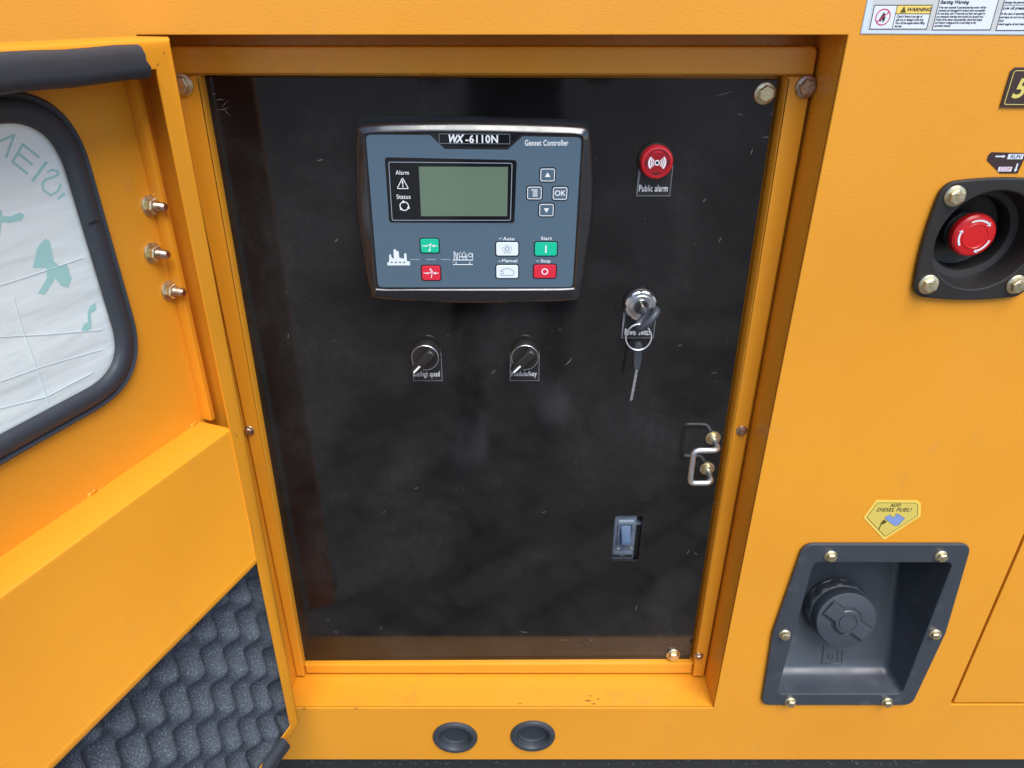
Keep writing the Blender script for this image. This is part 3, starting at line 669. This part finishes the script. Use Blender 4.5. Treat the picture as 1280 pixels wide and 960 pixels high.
hand = [(-7, .3), (-5, 2.6), (-2.6, 3.6), (0, 3.4), (1.4, 4.4), (3, 3.2), (6.2, 1.6), (7.4, -.6), (5, -4.4), (3.4, -3.4), (-6.4, -3.6), (-6.8, -2), (-3.4, -1.4), (-4.2, .6), (-6, 1.2)]
MB().tube([(x + a, BYY, z + c) for a, c in hand], .34, 5, closed=True).build('hand_print', 'print_grey', k)
k, x, z = button(682.3, 311, 22, 13.6, 'btn_green'); flat('start_print', [rect(x - .7, x + .7, z - 3.8, z + 3.8)], BYY, 'print_white', k)
k, x, z = button(681, 339, 22.4, 13.8, 'btn_red'); flat('stop_print', [circ(x, z, 3.4, 24), circ(x, z, 2.3, 24)], BYY, 'print_white', k)
for s, px, py in (('Auto', 636, 298.5), ('Manual', 637, 326), ('Start', 683, 298), ('Stop', 682, 326.3)):
    x, z = P(px, py, FY); text(s, x, z, 4.7, FY - .2, 'print_white', GC, bold=.06, sx=1.12, space=1.06)
for px, py in ((625.5, 298), (624.5, 326.5), (672, 326.3)):
    x, z = P(px, py, FY); flat('indicator_window', [rr(x, z, 3.2, 1.6, .5, 2)], FY - .2, 'print_grey', GC)
# mains symbol (factory) and generator symbol
fz = lambda x, y: P(460 + x / 9.143, 280 + y / 9.143, FY)
flat('mains_symbol', [[fz(*p) for p in ((222, 472), (222, 438), (240, 436), (244, 348), (264, 348), (270, 382), (296, 398), (292, 290), (320, 290), (324, 310), (350, 310), (358, 385), (412, 396), (414, 335), (438, 335), (446, 424), (480, 426), (480, 472))]], FY - .2, 'btn_white', GC)
for xx in (273, 320, 368, 414): flat('mains_symbol', [[fz(xx - 12, 430), fz(xx + 10, 430), fz(xx + 10, 445), fz(xx - 12, 445)]], FY - .28, 'face_blue', GC)
for a, c in ((484, 592), (664, 776), (832, 940)): flat('link_line', [[fz(a, 400), fz(c, 400), fz(c, 410), fz(a, 410)]], FY - .2, 'print_grey', GC)
gm = MB()
def gline(*ps, r=.38): gm.tube([(q[0], FY - .25, q[1]) for q in (fz(*p) for p in ps)], r, 5)
gline((972, 412), (1197, 412), (1197, 464), (972, 464), (972, 412)); gline((985, 412), (985, 312), (1005, 340), (1010, 412)); gline((1022, 330), (1022, 412)); gline((1030, 345), (1060, 320), (1070, 350), (1100, 315), (1110, 340)); gline((1045, 350), (1045, 412)); gline((1075, 350), (1090, 412)); gline((1112, 330), (1112, 412)); gline((1130, 345), (1130, 412)); gline((1050, 375), (1130, 375))
gline((1150, 345), (1165, 332), (1188, 345), (1190, 372), (1170, 378), (1150, 366), (1150, 345)); gline((1195, 335), (1195, 412)); gline((1000, 440), (1010, 430), (1010, 452), (998, 445)); gline((1158, 440), (1168, 430), (1168, 452), (1156, 445))
gm.build('generator_symbol', 'btn_white', GC, 60)

# ------------------------------------------------------------------ legend plates, buzzer, selectors, key switch
def legend(t, x, ztop, w, zb, s, fit):
    o = [(x - w / 2, zb), (x + w / 2, zb), (x + w / 2, ztop)]
    for k in range(9): a = R(180 * k / 8); o.append((x + w / 2 * math.cos(a), ztop + w / 2 * .95 * math.sin(a)))
    o.append((x - w / 2, ztop))
    plate('legend_plate', [o], PY - 1.2, PY - .1, 'legend_black', t, .2)
    flat('legend_border', [o, offset(o, .55)], PY - 1.28, 'legend_edge', t)
    text(s, 0, 0, 7, PY - 1.32, 'print_white', t, bold=.05, fit=fit, space=1.05)
AT = thing('alarm_buzzer', 'round red alarm buzzer with white sound wave print on black panel', 'alarm', (139, PY, 1132))
legend(AT, 140.2, 1160, 33.5, 1132, 'Public alarm', pfit(798.4, 231, 835, 239.4, PY - 1))
MB().lathe([(17, 0), (17, 3.5), (16, 4.5)], (138.8, PY, 1166.4), 40).build('collar', 'black_plastic', AT)
MB().lathe([(15.6, 4), (15.9, 5), (15.6, 11.5), (14.6, 13), (12.6, 13.6), (12.3, 12.6)], (138.8, PY, 1166.4), 48).build('housing', 'alarm_red', AT)
AY = PY - 12.7
flat('face', [circ(138.8, 1166.4, 12.2, 40)], AY, 'alarm_dark', AT)
def sector(r0, r1, a0, a1, n=10):
    return [(138.8 + r1 * math.cos(R(a0 + (a1 - a0) * i / n)), 1166.4 + r1 * math.sin(R(a0 + (a1 - a0) * i / n))) for i in range(n + 1)] + [(138.8 + r0 * math.cos(R(a0 + (a1 - a0) * i / n)), 1166.4 + r0 * math.sin(R(a0 + (a1 - a0) * i / n))) for i in reversed(range(n + 1))]
for r0, r1 in ((3.6, 4.6), (5.3, 6.3), (7.0, 8.6)):
    for a in (0, 180): flat('wave_print', [sector(r0, r1, a - 42, a + 42)], AY - .15, 'print_white', AT)
flat('wave_print', [circ(138.8, 1166.4, 2.6, 20), circ(138.8, 1166.4, 1.6, 20)], AY - .15, 'print_white', AT)
flat('centre_hole', [circ(138.8, 1166.4, 1.5, 16)], AY - .1, 'dark_gap', AT)
for a0, a1 in ((70, 110), (250, 290), (-14, 14), (166, 194)): flat('sound_slot', [sector(9.6, 11, a0, a1, 8)], AY - .1, 'dark_gap' if a0 != 70 else 'btn_red', AT)

for nm, x, z, s, sz, off, zz_ in (('idle', -94.9, 959.3, 'Idle/high speed', 7.2, .8, 929.2), ('module', 14.1, 959.5, 'Module/key', 7.4, 1, 929.6)):
    t = thing('selector_switch', {'idle': 'black rotary selector knob over the Idle/high speed legend plate', 'module': 'black rotary selector knob over the Module/key legend plate'}[nm], 'switch', (x, PY, 925), 'rotary selector knobs on the black panel')
    legend(t, x, 958, 33, 924.5, s, pfit(517.2, 463.6, 549.4, 472.6, PY - 1) if nm == 'idle' else pfit(639.6, 463.6, 671, 472, PY - 1))
    MB().lathe([(15.8, 0), (15.8, 5), (15.2, 12), (14.6, 13)], (x, PY, z), 40, cap1=True).build('bezel', 'black_plastic', t)
    b = MB(); b.tube([(px_, PY - 13.2, pz_) for px_, pz_ in circ(x, z, 14.6, 40)], .55, 6, closed=True); b.build('bezel_ring', 'chrome', t)
    q = R(225 + 2); ca, sa = math.cos(q), math.sin(q)
    def lr(u, w): return (x + u * ca - w * sa, z + u * sa + w * ca)
    b = MB(); oo = [(19.5, -3.4), (19.5, 3.4), (8, 5.6), (-11, 5.6), (-14, 3), (-14, -3), (-11, -5.6), (8, -5.6)]
    o2 = [(18.2, -2.4), (18.2, 2.4), (8, 3.6), (-10, 3.6), (-12.4, 2), (-12.4, -2), (-10, -3.6), (8, -3.6)]
    b.loft([at([lr(*p) for p in oo], PY - 13), at([lr(*p) for p in oo], PY - 21), at([lr(*p) for p in o2], PY - 23)], cap1=True)
    kn = b.build('knob', 'black_plastic', t, bevel=.4)
    plate('pointer_mark', [[lr(*p) for p in roundpoly([(18, -1.1), (18, 1.1), (7.2, 1.1), (7.2, -1.1)], .9, 3)]], PY - 23.25, PY - 22.9, 'print_white', kn)

KT = thing('key_switch', 'chrome ignition lock over the Power switch legend plate', 'key switch', (136.5, PY, 977))
legend(KT, 137.5, 1008, 35.5, 977.5, 'Power switch', pfit(780.6, 410.8, 814, 418.8, PY - 1))
kc = (136.4, PY, 1018.5)
MB().lathe([(17.5, 0), (17.5, 5), (16.5, 6)], kc, 40).build('collar', 'black_plastic', KT)
b = MB(); N = 48; rg = []
for r, h, rib in ((15.5, 5.5, 1), (16.6, 6.2, 1), (16.6, 9.2, 1), (15.2, 10, 0), (12.9, 10, 0), (12.6, 8.6, 0)):
    rg.append([(kc[0] + (r - (1.1 if rib and (k % 6) < 2 else 0)) * math.cos(2 * math.pi * k / N), PY - h, kc[2] + (r - (1.1 if rib and (k % 6) < 2 else 0)) * math.sin(2 * math.pi * k / N)) for k in range(N)])
b.loft(rg, cap1=True); b.build('nut', 'chrome', KT, 18)
MB().lathe([(12.2, 8), (12.2, 10.8), (11.6, 11.4), (8.6, 11.4), (8.2, 10.6)], kc, 36).build('lock_ring', 'chrome', KT, 18)
MB().lathe([(7.8, 10), (7.8, 11.6), (7.4, 12)], kc, 30).build('lock_barrel', 'gunmetal', KT)
# keys
KK = thing('key_bunch', 'two black headed keys on a split ring hanging from the ignition lock', 'keys', (133, 35, 917))
q = R(48); d1 = Vector((math.cos(q), 0, math.sin(q)))
cb = Vector((139, 29, 1013.5))
b = MB(); b.tube([cb + d1 * (13.5 * math.cos(a)) + Vector((0, -1, 0)) * (8.5 * math.sin(a)) for a in [2 * math.pi * i / 32 for i in range(32)]], 3.9, 10, closed=True)
kb = b.build('key_head', 'key_plastic', KK, 60)
b = MB(); b.tube([cb + Vector((0, 7, 1.5)), (137.2, 44, 1017.6)], 4.2, 10); b.build('key_neck', 'key_plastic', kb, 60)
b = MB(); b.box(135.6, 137.6, 42, 50, 1014, 1022); b.build('key_blade', 'steel_zinc', kb)
cr = Vector((130.6, 21, 997)); b = MB()
for j in range(2):
    b.tube([cr + Vector((13.2 * math.cos(a), -.3 + j * 1.0 + 3 * math.sin(a), 13.2 * math.sin(a))) for a in [2 * math.pi * i / 40 for i in range(40)]], .75, 8, closed=True)
b.build('split_ring', 'chrome', KK, 60)
ko = [(0, 0), (2.8, -1), (4.3, -6), (4.3, -20), (3.6, -27), (2.6, -32), (-2.6, -32), (-3.6, -27), (-4.3, -20), (-4.3, -6), (-2.8, -1)]
b = MB(); tl = lambda x, z: (132.2 + x * 1.1 + z * -.02, 27, 988.5 + z)
r0 = [tl(x, z) for x, z in ko]; r1 = [(p[0] * .8 + 132 * .2, p[1] - 2.5, p[2] * .92 + 972 * .08) for p in r0]; r2 = [(p[0] * .8 + 132 * .2, p[1] + 4.5, p[2] * .92 + 972 * .08) for p in r0]
r3 = [(p[0], p[1] + 2.2, p[2]) for p in r0]
b.loft([r1, r0, r3, r2], True, True); kh = b.build('key_head', 'key_plastic', KK, 50)
b = MB(); L = []; 
for i in range(14): L.append((133.2 + (.5 if i % 2 else -.2) + -.09 * (i * 2.6) + 1.4, 957 - i * 2.85))
Rr = [(p[0] - 2.9, p[1]) for p in reversed(L)]
plate('key_blade', [[(x, z) for x, z in L] + [(133.2 - .09 * 36 - 1.2, 917)] + [(133.2 - .09 * (13 - i) * 2.6 - 1.3, 957 - (13 - i) * 2.85) for i in range(14)]], 27.6, 29.4, 'rod_zinc', kh, .2)

# ------------------------------------------------------------------ circuit breaker in its cut-out
CB = thing('circuit_breaker', 'small grey circuit breaker with blue toggle in a cut-out of the panel', 'circuit breaker', (147, 70, 659))
b = MB(); b.box(128, 158.6, 66.5, 120, 655, 735); body = b.build('body', 'breaker_grey', CB, bevel=1)
b = MB(); b.box(158.8, 168, 72, 120, 655, 735); b.build('side_gap_and_fin', 'dark_gap', CB)  # block coloured near black, stands in for the unlit gap beside the body
for z in (715,): MB().box(158.6, 166, 68, 72, z - 1.6, z + 1.6).build('side_gap_and_fin', 'breaker_grey', CB)
b = MB(); b.loft([at(rr(145, 702, 17, 32, 2), 66.4), at(rr(145, 702, 15.5, 30, 2), 66.0)], cap1=True); 
plate('toggle_frame', [rr(145.2, 700, 20, 37, 1.5), rr(145.2, 701, 15, 30, 1)], 64.6, 66.8, 'breaker_grey', CB, .4)
plate('toggle_well', [rr(145.2, 701, 15, 30, 1)], 66.0, 66.6, 'breaker_toggle', CB)
b = MB(); b.loft([[(139, 66, 714), (151.4, 66, 714), (151.4, 66, 694), (139, 66, 694)], [(139.6, 55, 699), (151, 55, 699), (151, 53, 693), (139.6, 53, 693)]], cap1=True)
b.build('toggle', 'breaker_toggle', CB, bevel=.7)
flat('label_strip', [rect(136, 155, 719, 723)], 66.3, 'print_grey', CB)
for x in (138, 155): MB().lathe([(2.2, 0), (2, 1.2), (1.2, 1.5)], (x, 66.5, 676), 14).build('screw', 'chrome', CB)
b = MB(); b.box(132, 156, 64.8, 66.6, 666.5, 672); b.build('terminal_cover', 'breaker_grey', CB, bevel=.5)
plate('terminal_slot', [roundpoly([(131, 661), (157, 661), (157, 665.6), (150, 665.6), (144, 662.4), (138, 665.6), (131, 665.6)], .4, 2)], 66.0, 66.6, 'dark_gap', CB)

# ------------------------------------------------------------------ open access door, hinged on the left of the opening
A = R(20.4); DZ = 477
DT_ = thing('access_door', 'open orange access door with rubber framed window and foam lining', 'door', (0, 0, DZ), local=(-272, -39, DZ), rotz=R(90) - A)
u_ = Vector((-math.sin(A), -math.cos(A), 0)); n_ = Vector((math.cos(A), -math.sin(A), 0)); H0 = Vector((-272, -39, 0)); C0 = Vector((0, -650, 1300))
def D(px, py, off=0.):
    """pixel -> door coordinates (x, z) on the plane that lies off mm in front of the lip plane"""
    d = ray(px, py); p0 = H0 + n_ * off; t = (p0 - C0).dot(n_) / d.dot(n_); q_ = C0 + d * t
    return (-(q_ - p0).dot(u_), q_.z)
DW = 572
out = [(14.5, 1277.4), (-2.6, 477), (-DW, 477), (-DW, 1277.4)]
inn = [(-9.6, 1256), (-21.6, 495.2), (-DW + 20, 495.2), (-DW + 20, 1256)]
def ins(k): return [(o[0] + (i[0] - o[0]) * k, o[1] + (i[1] - o[1]) * k) for o, i in zip(out, inn)]
b = MB(); b.loft([at(out, 41.5), at(out, 6), at(ins(.06), 3.4), at(ins(.2), 1.2), at(ins(.38), .25), at(ins(.5), 0), at(inn, 0), at(inn, 1.6), at(ins(.4), 1.6)])
b.build('door_rim', 'orange_smooth', DT_, 40)
win_pts = [(-60, 1250), (-57, 1000), (-420, 1000), (-420, 1250)]
def winring(d, y): return at(roundpoly(offset(win_pts, d), 62 - d, 12), y)
wo = roundpoly(offset(win_pts, 9), 53, 12)
plate('door_skin', [[(14, 1277), (-3, 477.4), (-DW + .4, 477.4), (-DW + .4, 1277)], wo], 40, 41.5, 'orange_paint', DT_)
# hinge-side stiffener strip along the wall
plate('hinge_channel', [[(-1, 1274), (-2.6, 931), (-8, 931), (-6.5, 1274)]], 28, 40, 'orange_smooth', DT_, 1)
# gasket
b = MB(); b.loft([winring(0, 40), winring(.6, 36.2), winring(2.5, 34.4), winring(4.8, 35.4), winring(5.6, 36.6), winring(6.6, 34.6), winring(9, 32.4), winring(16, 31.6), winring(20, 33), winring(21.6, 35.6), winring(22, 38.4)])
gk = b.build('window_gasket', 'rubber', DT_, 50)
jx, jz = D(120, 276, -33)
plate('gasket_joint', [[(jx - 9, jz - .2), (jx - 3, jz + .9), (jx + 2, jz + .3), (jx - 2, jz - .8)]], 31.2, 31.9, 'dark_gap', gk)
gp = roundpoly(offset(win_pts, 20), 42, 12)
place(curve_mesh([gp]), 'window_pane', 'glass', DT_, 38.5)
flm = place(curve_mesh([roundpoly(offset(win_pts, 19), 43, 12)]), 'protective_film', 'film', DT_, 41)
# print seen through the back of the film
YF = 40.9
gl1 = lambda P_: [D(x * 180 / 909, 140 + y * 180 / 909, -40) for x, y in P_]
gl2 = lambda P_: [D(x * 180 / 617, 320 + y * 180 / 617, -40) for x, y in P_]
INKN = 0
def ink(*o):
    global INKN
    for q_ in o: INKN += 1; flat('ink_mark', [q_], YF - INKN * .008, 'teal_ink', flm)
def stroke(P_, w=8, f=gl1):
    for i in range(len(P_) - 1):
        a, c = Vector(P_[i]), Vector(P_[i + 1]); dd = (c - a).normalized(); nn = Vector((-dd.y, dd.x)) * w; a -= dd * w * .5; c += dd * w * .5
        ink(f([tuple(a + nn), tuple(c + nn), tuple(c - nn), tuple(a - nn)]))
stroke([(150, 205), (85, 315)]); stroke([(150, 205), (250, 285)]); stroke([(122, 262), (208, 332)]); stroke([(85, 315), (178, 390)])
stroke([(298, 318), (212, 434)], 10); stroke([(-20, 195), (95, 145), (45, 285)])
stroke([(305, 380), (330, 365), (365, 372), (372, 395), (345, 412), (295, 425), (272, 455), (280, 495), (325, 525), (370, 500), (390, 460)], 7); stroke([(372, 548), (410, 515)], 8)
ink(gl1([(0, 610), (18, 625), (20, 655), (70, 660), (130, 635), (160, 650), (140, 685), (60, 700), (15, 695), (5, 780), (-20, 800), (-40, 700)]))
ink(gl1([(235, 870), (260, 830), (290, 800), (318, 815), (330, 860), (337, 925), (300, 960), (222, 960)]))
ink(gl2([(143, 50), (160, -12), (228, -12), (235, 25), (262, 45), (290, 35), (310, 100), (295, 135), (265, 128), (240, 95), (195, 165), (165, 160), (205, 95), (200, 50)]))
ink(gl2([(350, 318), (365, 290), (380, 285), (378, 240), (390, 215), (412, 200), (415, 230), (392, 245), (396, 310), (370, 325)]))
b = MB()
for P_ in (((0, 128), (150, 80), (360, 8)), ((0, 348), (200, 338), (440, 318)), ((0, 540), (200, 470), (440, 402)), ((0, 655), (200, 605), (400, 500)), ((60, 175), (100, 320), (150, 450), (210, 630))):
    q_ = gl2(P_); b.tube([(x, YF - .2, z) for x, z in q_], .3, 5)
b.build('film_crease', 'crease', flm, 60)
# studs with nuts holding the hinge
def stud(px, py):
    x, z = D(px, py, -39)
    b = MB(); b.lathe([(9.2, 0), (9.2, 1.6), (8.6, 2)], (x, 40, z), 24); nutm = b.build('washer', 'steel_zinc', DT_)
    b = MB(); b.loft([[(x + 7.2 * math.cos(R(60 * i + 12)) * k, 40 - h, z + 7.2 * math.sin(R(60 * i + 12)) * k) for i in range(6)] for k, h in ((1, 1.8), (1, 6.4), (.86, 7.4))], cap1=True); b.build('nut', 'steel_zinc', DT_)
    b = MB(); pr = []
    for k in range(14): pr.append((4.0 - (.55 if k % 2 else 0), 7.2 + k * .75))
    b.lathe(pr + [(2.8, 18)], (x, 40, z), 16); b.build('threaded_stud', 'steel_rust', DT_)
for px, py in ((188, 257), (191, 316), (212, 363)): stud(px, py)
# rubber seals pushed over the top and the bottom lip
def seal(prof, s0, s1, name='edge_seal'):
    b = MB(); rings = []
    n = 24
    for i in range(n + 1):
        t = i / n; s_ = s0 + (s1 - s0) * t; wob = .5 * math.sin(i * 1.7) if 0 < i < n else 0
        rings.append([(-s_ + (2.5 if i == 0 and z < 0 else 0), y, z0 + z + wob) for y, z in prof])
    b.loft(rings, True, True); return b.build(name, 'rubber', DT_, 45)
z0 = 1262
seal([(5, 9), (2.5, 11.4), (-2, 11.8), (-5, 9.8), (-7, 5), (-6.6, 1), (-7.4, -4), (-5.5, -9.5), (-2, -12), (3, -12), (5, -8)], 24.5, DW - 30)
z0 = 484
seal([(5, -9), (-1, -11.4), (-6, -9), (-7, -5), (-6, -.6), (-7.4, 3), (-6, 8), (-2, 11.5), (3, 11), (5, 8)], 39, DW - 30)
# box beam across the door
b = MB(); pr = [(40, 930.5), (4, 930.5), (1.6, 929.2), (.9, 926.5), (.9, 770.5), (.2, 769.5), (-.6, 766), (.2, 762), (2.2, 760.4), (10, 760.4), (10, 763)]
b.loft([[(-12.5 - (926 - z) * .0 - (5.0 if z < 800 else 0), y, z) for y, z in pr], [(-DW + 16, y, z) for y, z in pr]], closed=False)
b.build('box_beam', 'orange_smooth', DT_, 40)
for px, py in ((243, 537), (115, 623)):
    x, z = D(px, py, -39); b = MB(); b.lathe([(3.4, 0), (2.6, .9), (1, 1.3)], (x, 39.6, 931), 9); b.lathe([(2, 0), (1.3, .8), (.4, 1)], (x + 4.5, 39.6, 932.6), 8); b.build('weld_bead', 'orange_smooth', DT_, 60)
# paint cracks at the mitred corners
def crack(p, q_, w=.35):
    a, c = Vector(D(*p)), Vector(D(*q_)); dd = (c - a).normalized(); nn = Vector((-dd.y, dd.x)) * w
    flat('paint_crack', [[tuple(a), tuple((a + c) / 2 + nn), tuple(c), tuple((a + c) / 2 - nn)]], -.08, 'rust_spot', DT_)
crack((195, 84), (199.5, 78)); crack((203.5, 69), (206.5, 64)); crack((291, 538), (299, 549)); crack((313, 640), (320, 698), .25)
# egg crate acoustic foam
b = MB(); nx, nz = 300, 168; vs = []
for j in range(nz + 1):
    for i in range(nx + 1):
        x = -3.2 - (DW - 8) * i / nx; z = 479 + (764 - 479) * j / nz
        h = math.cos(math.pi * (-x - 115.8 + 4 * math.sin(z * .021)) / 27.6) * math.cos(math.pi * (z - 685.5 + 3 * math.sin(x * .017)) / 28.2)
        h = math.copysign(abs(h) ** .8, h)
        e_ = max(0, 1 - (-x - 3.2) / 13, 1 - (z - 479) / 13); e_ = e_ * e_ * (3 - 2 * e_); h = h + (.9 + .1 * h - h) * e_; vs.append((x, 40 - (17 + 14.5 * h), z))
b.add(vs, [(j * (nx + 1) + i, j * (nx + 1) + i + 1, (j + 1) * (nx + 1) + i + 1, (j + 1) * (nx + 1) + i) for j in range(nz) for i in range(nx)])
b.build('foam_lining', 'foam', DT_, 180)

# ------------------------------------------------------------------ the photographer, mirrored in the black panel
def mirror_ground(px, py, z=45):
    d = ray(px, py); t = (z - 1300) / d.z; return (d.x * t, 63 - (t - 713), z)
SL = mirror_ground(590, 552); SR = mirror_ground(690, 503)
PR = thing('person', 'person in dark clothes and pale shoes, mirrored in the glossy black panel', 'person', ((SL[0] + SR[0]) / 2, (SL[1] + SR[1]) / 2, 0))
def skin(name, joints, edges, m, parent, sub=2):
    me = bpy.data.meshes.new(name); bb = BASE[parent]
    me.from_pydata([tuple((j[i] - bb[i]) * .001 for i in range(3)) for j in joints], edges, [])
    o = link(name, me, m, parent); md = o.modifiers.new('skin', 'SKIN'); md.use_smooth_shade = True
    for v, j in zip(me.skin_vertices[0].data, joints): v.radius = (j[3] * .001, j[4] * .001)
    me.skin_vertices[0].data[0].use_root = True
    sb = o.modifiers.new('sub', 'SUBSURF'); sb.levels = sb.render_levels = sub
    return o
cy = (SL[1] + SR[1]) / 2; cx = (SL[0] + SR[0]) / 2
J = [(cx, cy, 930, 150, 105), (cx, cy, 1080, 135, 95), (cx, cy + 20, 1260, 150, 100), (cx, cy + 20, 1400, 130, 85), (cx, cy + 28, 1500, 54, 54),
     (cx - 85, cy, 860, 85, 85), (SL[0], SL[1] - 10, 480, 58, 60), (SL[0], SL[1] - 60, 100, 44, 46),
     (cx + 85, cy, 860, 85, 85), (SR[0], SR[1] - 10, 480, 58, 60), (SR[0], SR[1] - 60, 100, 44, 46),
     (cx - 190, cy + 25, 1385, 58, 58), (cx - 230, cy + 170, 1160, 46, 46), (cx - 110, -860, 1215, 30, 32),
     (cx + 190, cy + 25, 1385, 58, 58), (cx + 230, cy + 170, 1160, 46, 46), (cx + 110, -860, 1215, 30, 32)]
skin('clothing', J, [(0, 1), (1, 2), (2, 3), (3, 4), (0, 5), (5, 6), (6, 7), (0, 8), (8, 9), (9, 10), (3, 11), (11, 12), (12, 13), (3, 14), (14, 15), (15, 16)], 'dark_cloth', PR)
Hd = [(cx, cy + 28, 1455, 48, 48), (cx, cy + 42, 1530, 64, 74), (cx, cy + 45, 1610, 78, 92), (cx, cy + 38, 1675, 66, 78), (cx, cy + 146, 1585, 16, 16)]
head = skin('head', Hd, [(0, 1), (1, 2), (2, 3), (2, 4)], 'skin_tone', PR)
skin('hair', [(cx, cy + 60, 1690, 78, 62), (cx, cy + 5, 1670, 98, 92), (cx, cy - 15, 1600, 98, 84), (cx, cy - 15, 1520, 74, 56)], [(0, 1), (1, 2), (2, 3)], 'hair_dark', head)
for sgn in (-1, 1):
    hx = cx + sgn * 110; hj = [(hx, -850, 1220, 27, 20), (hx - sgn * 18, -800, 1235, 36, 15)]; he = [(0, 1)]
    for q_ in range(4):
        a_ = (hx - sgn * (6 + 4 * q_), -770 + 4 * q_, 1262 - 19 * q_); hj += [(*a_, 9, 9), (a_[0] - sgn * 26, -752, a_[2] + 4, 8, 8), (a_[0] - sgn * 44, -764, a_[2] + 5, 7, 7)]
        k_ = len(hj) - 3; he += [(1, k_), (k_, k_ + 1), (k_ + 1, k_ + 2)]
    hj += [(hx - sgn * 26, -812, 1268, 10, 10), (hx - sgn * 44, -800, 1284, 8, 8)]; he += [(0, len(hj) - 2), (len(hj) - 2, len(hj) - 1)]
    skin('hand', hj, he, 'skin_tone', PR)
for sx_, sy_, _ in (SL, SR):
    skin('shoe', [(sx_, sy_ - 100, 58, 50, 52), (sx_, sy_ - 10, 56, 56, 54), (sx_, sy_ + 90, 46, 60, 44), (sx_, sy_ + 160, 38, 52, 34)], [(0, 1), (1, 2), (2, 3)], 'pale_shoe', PR)
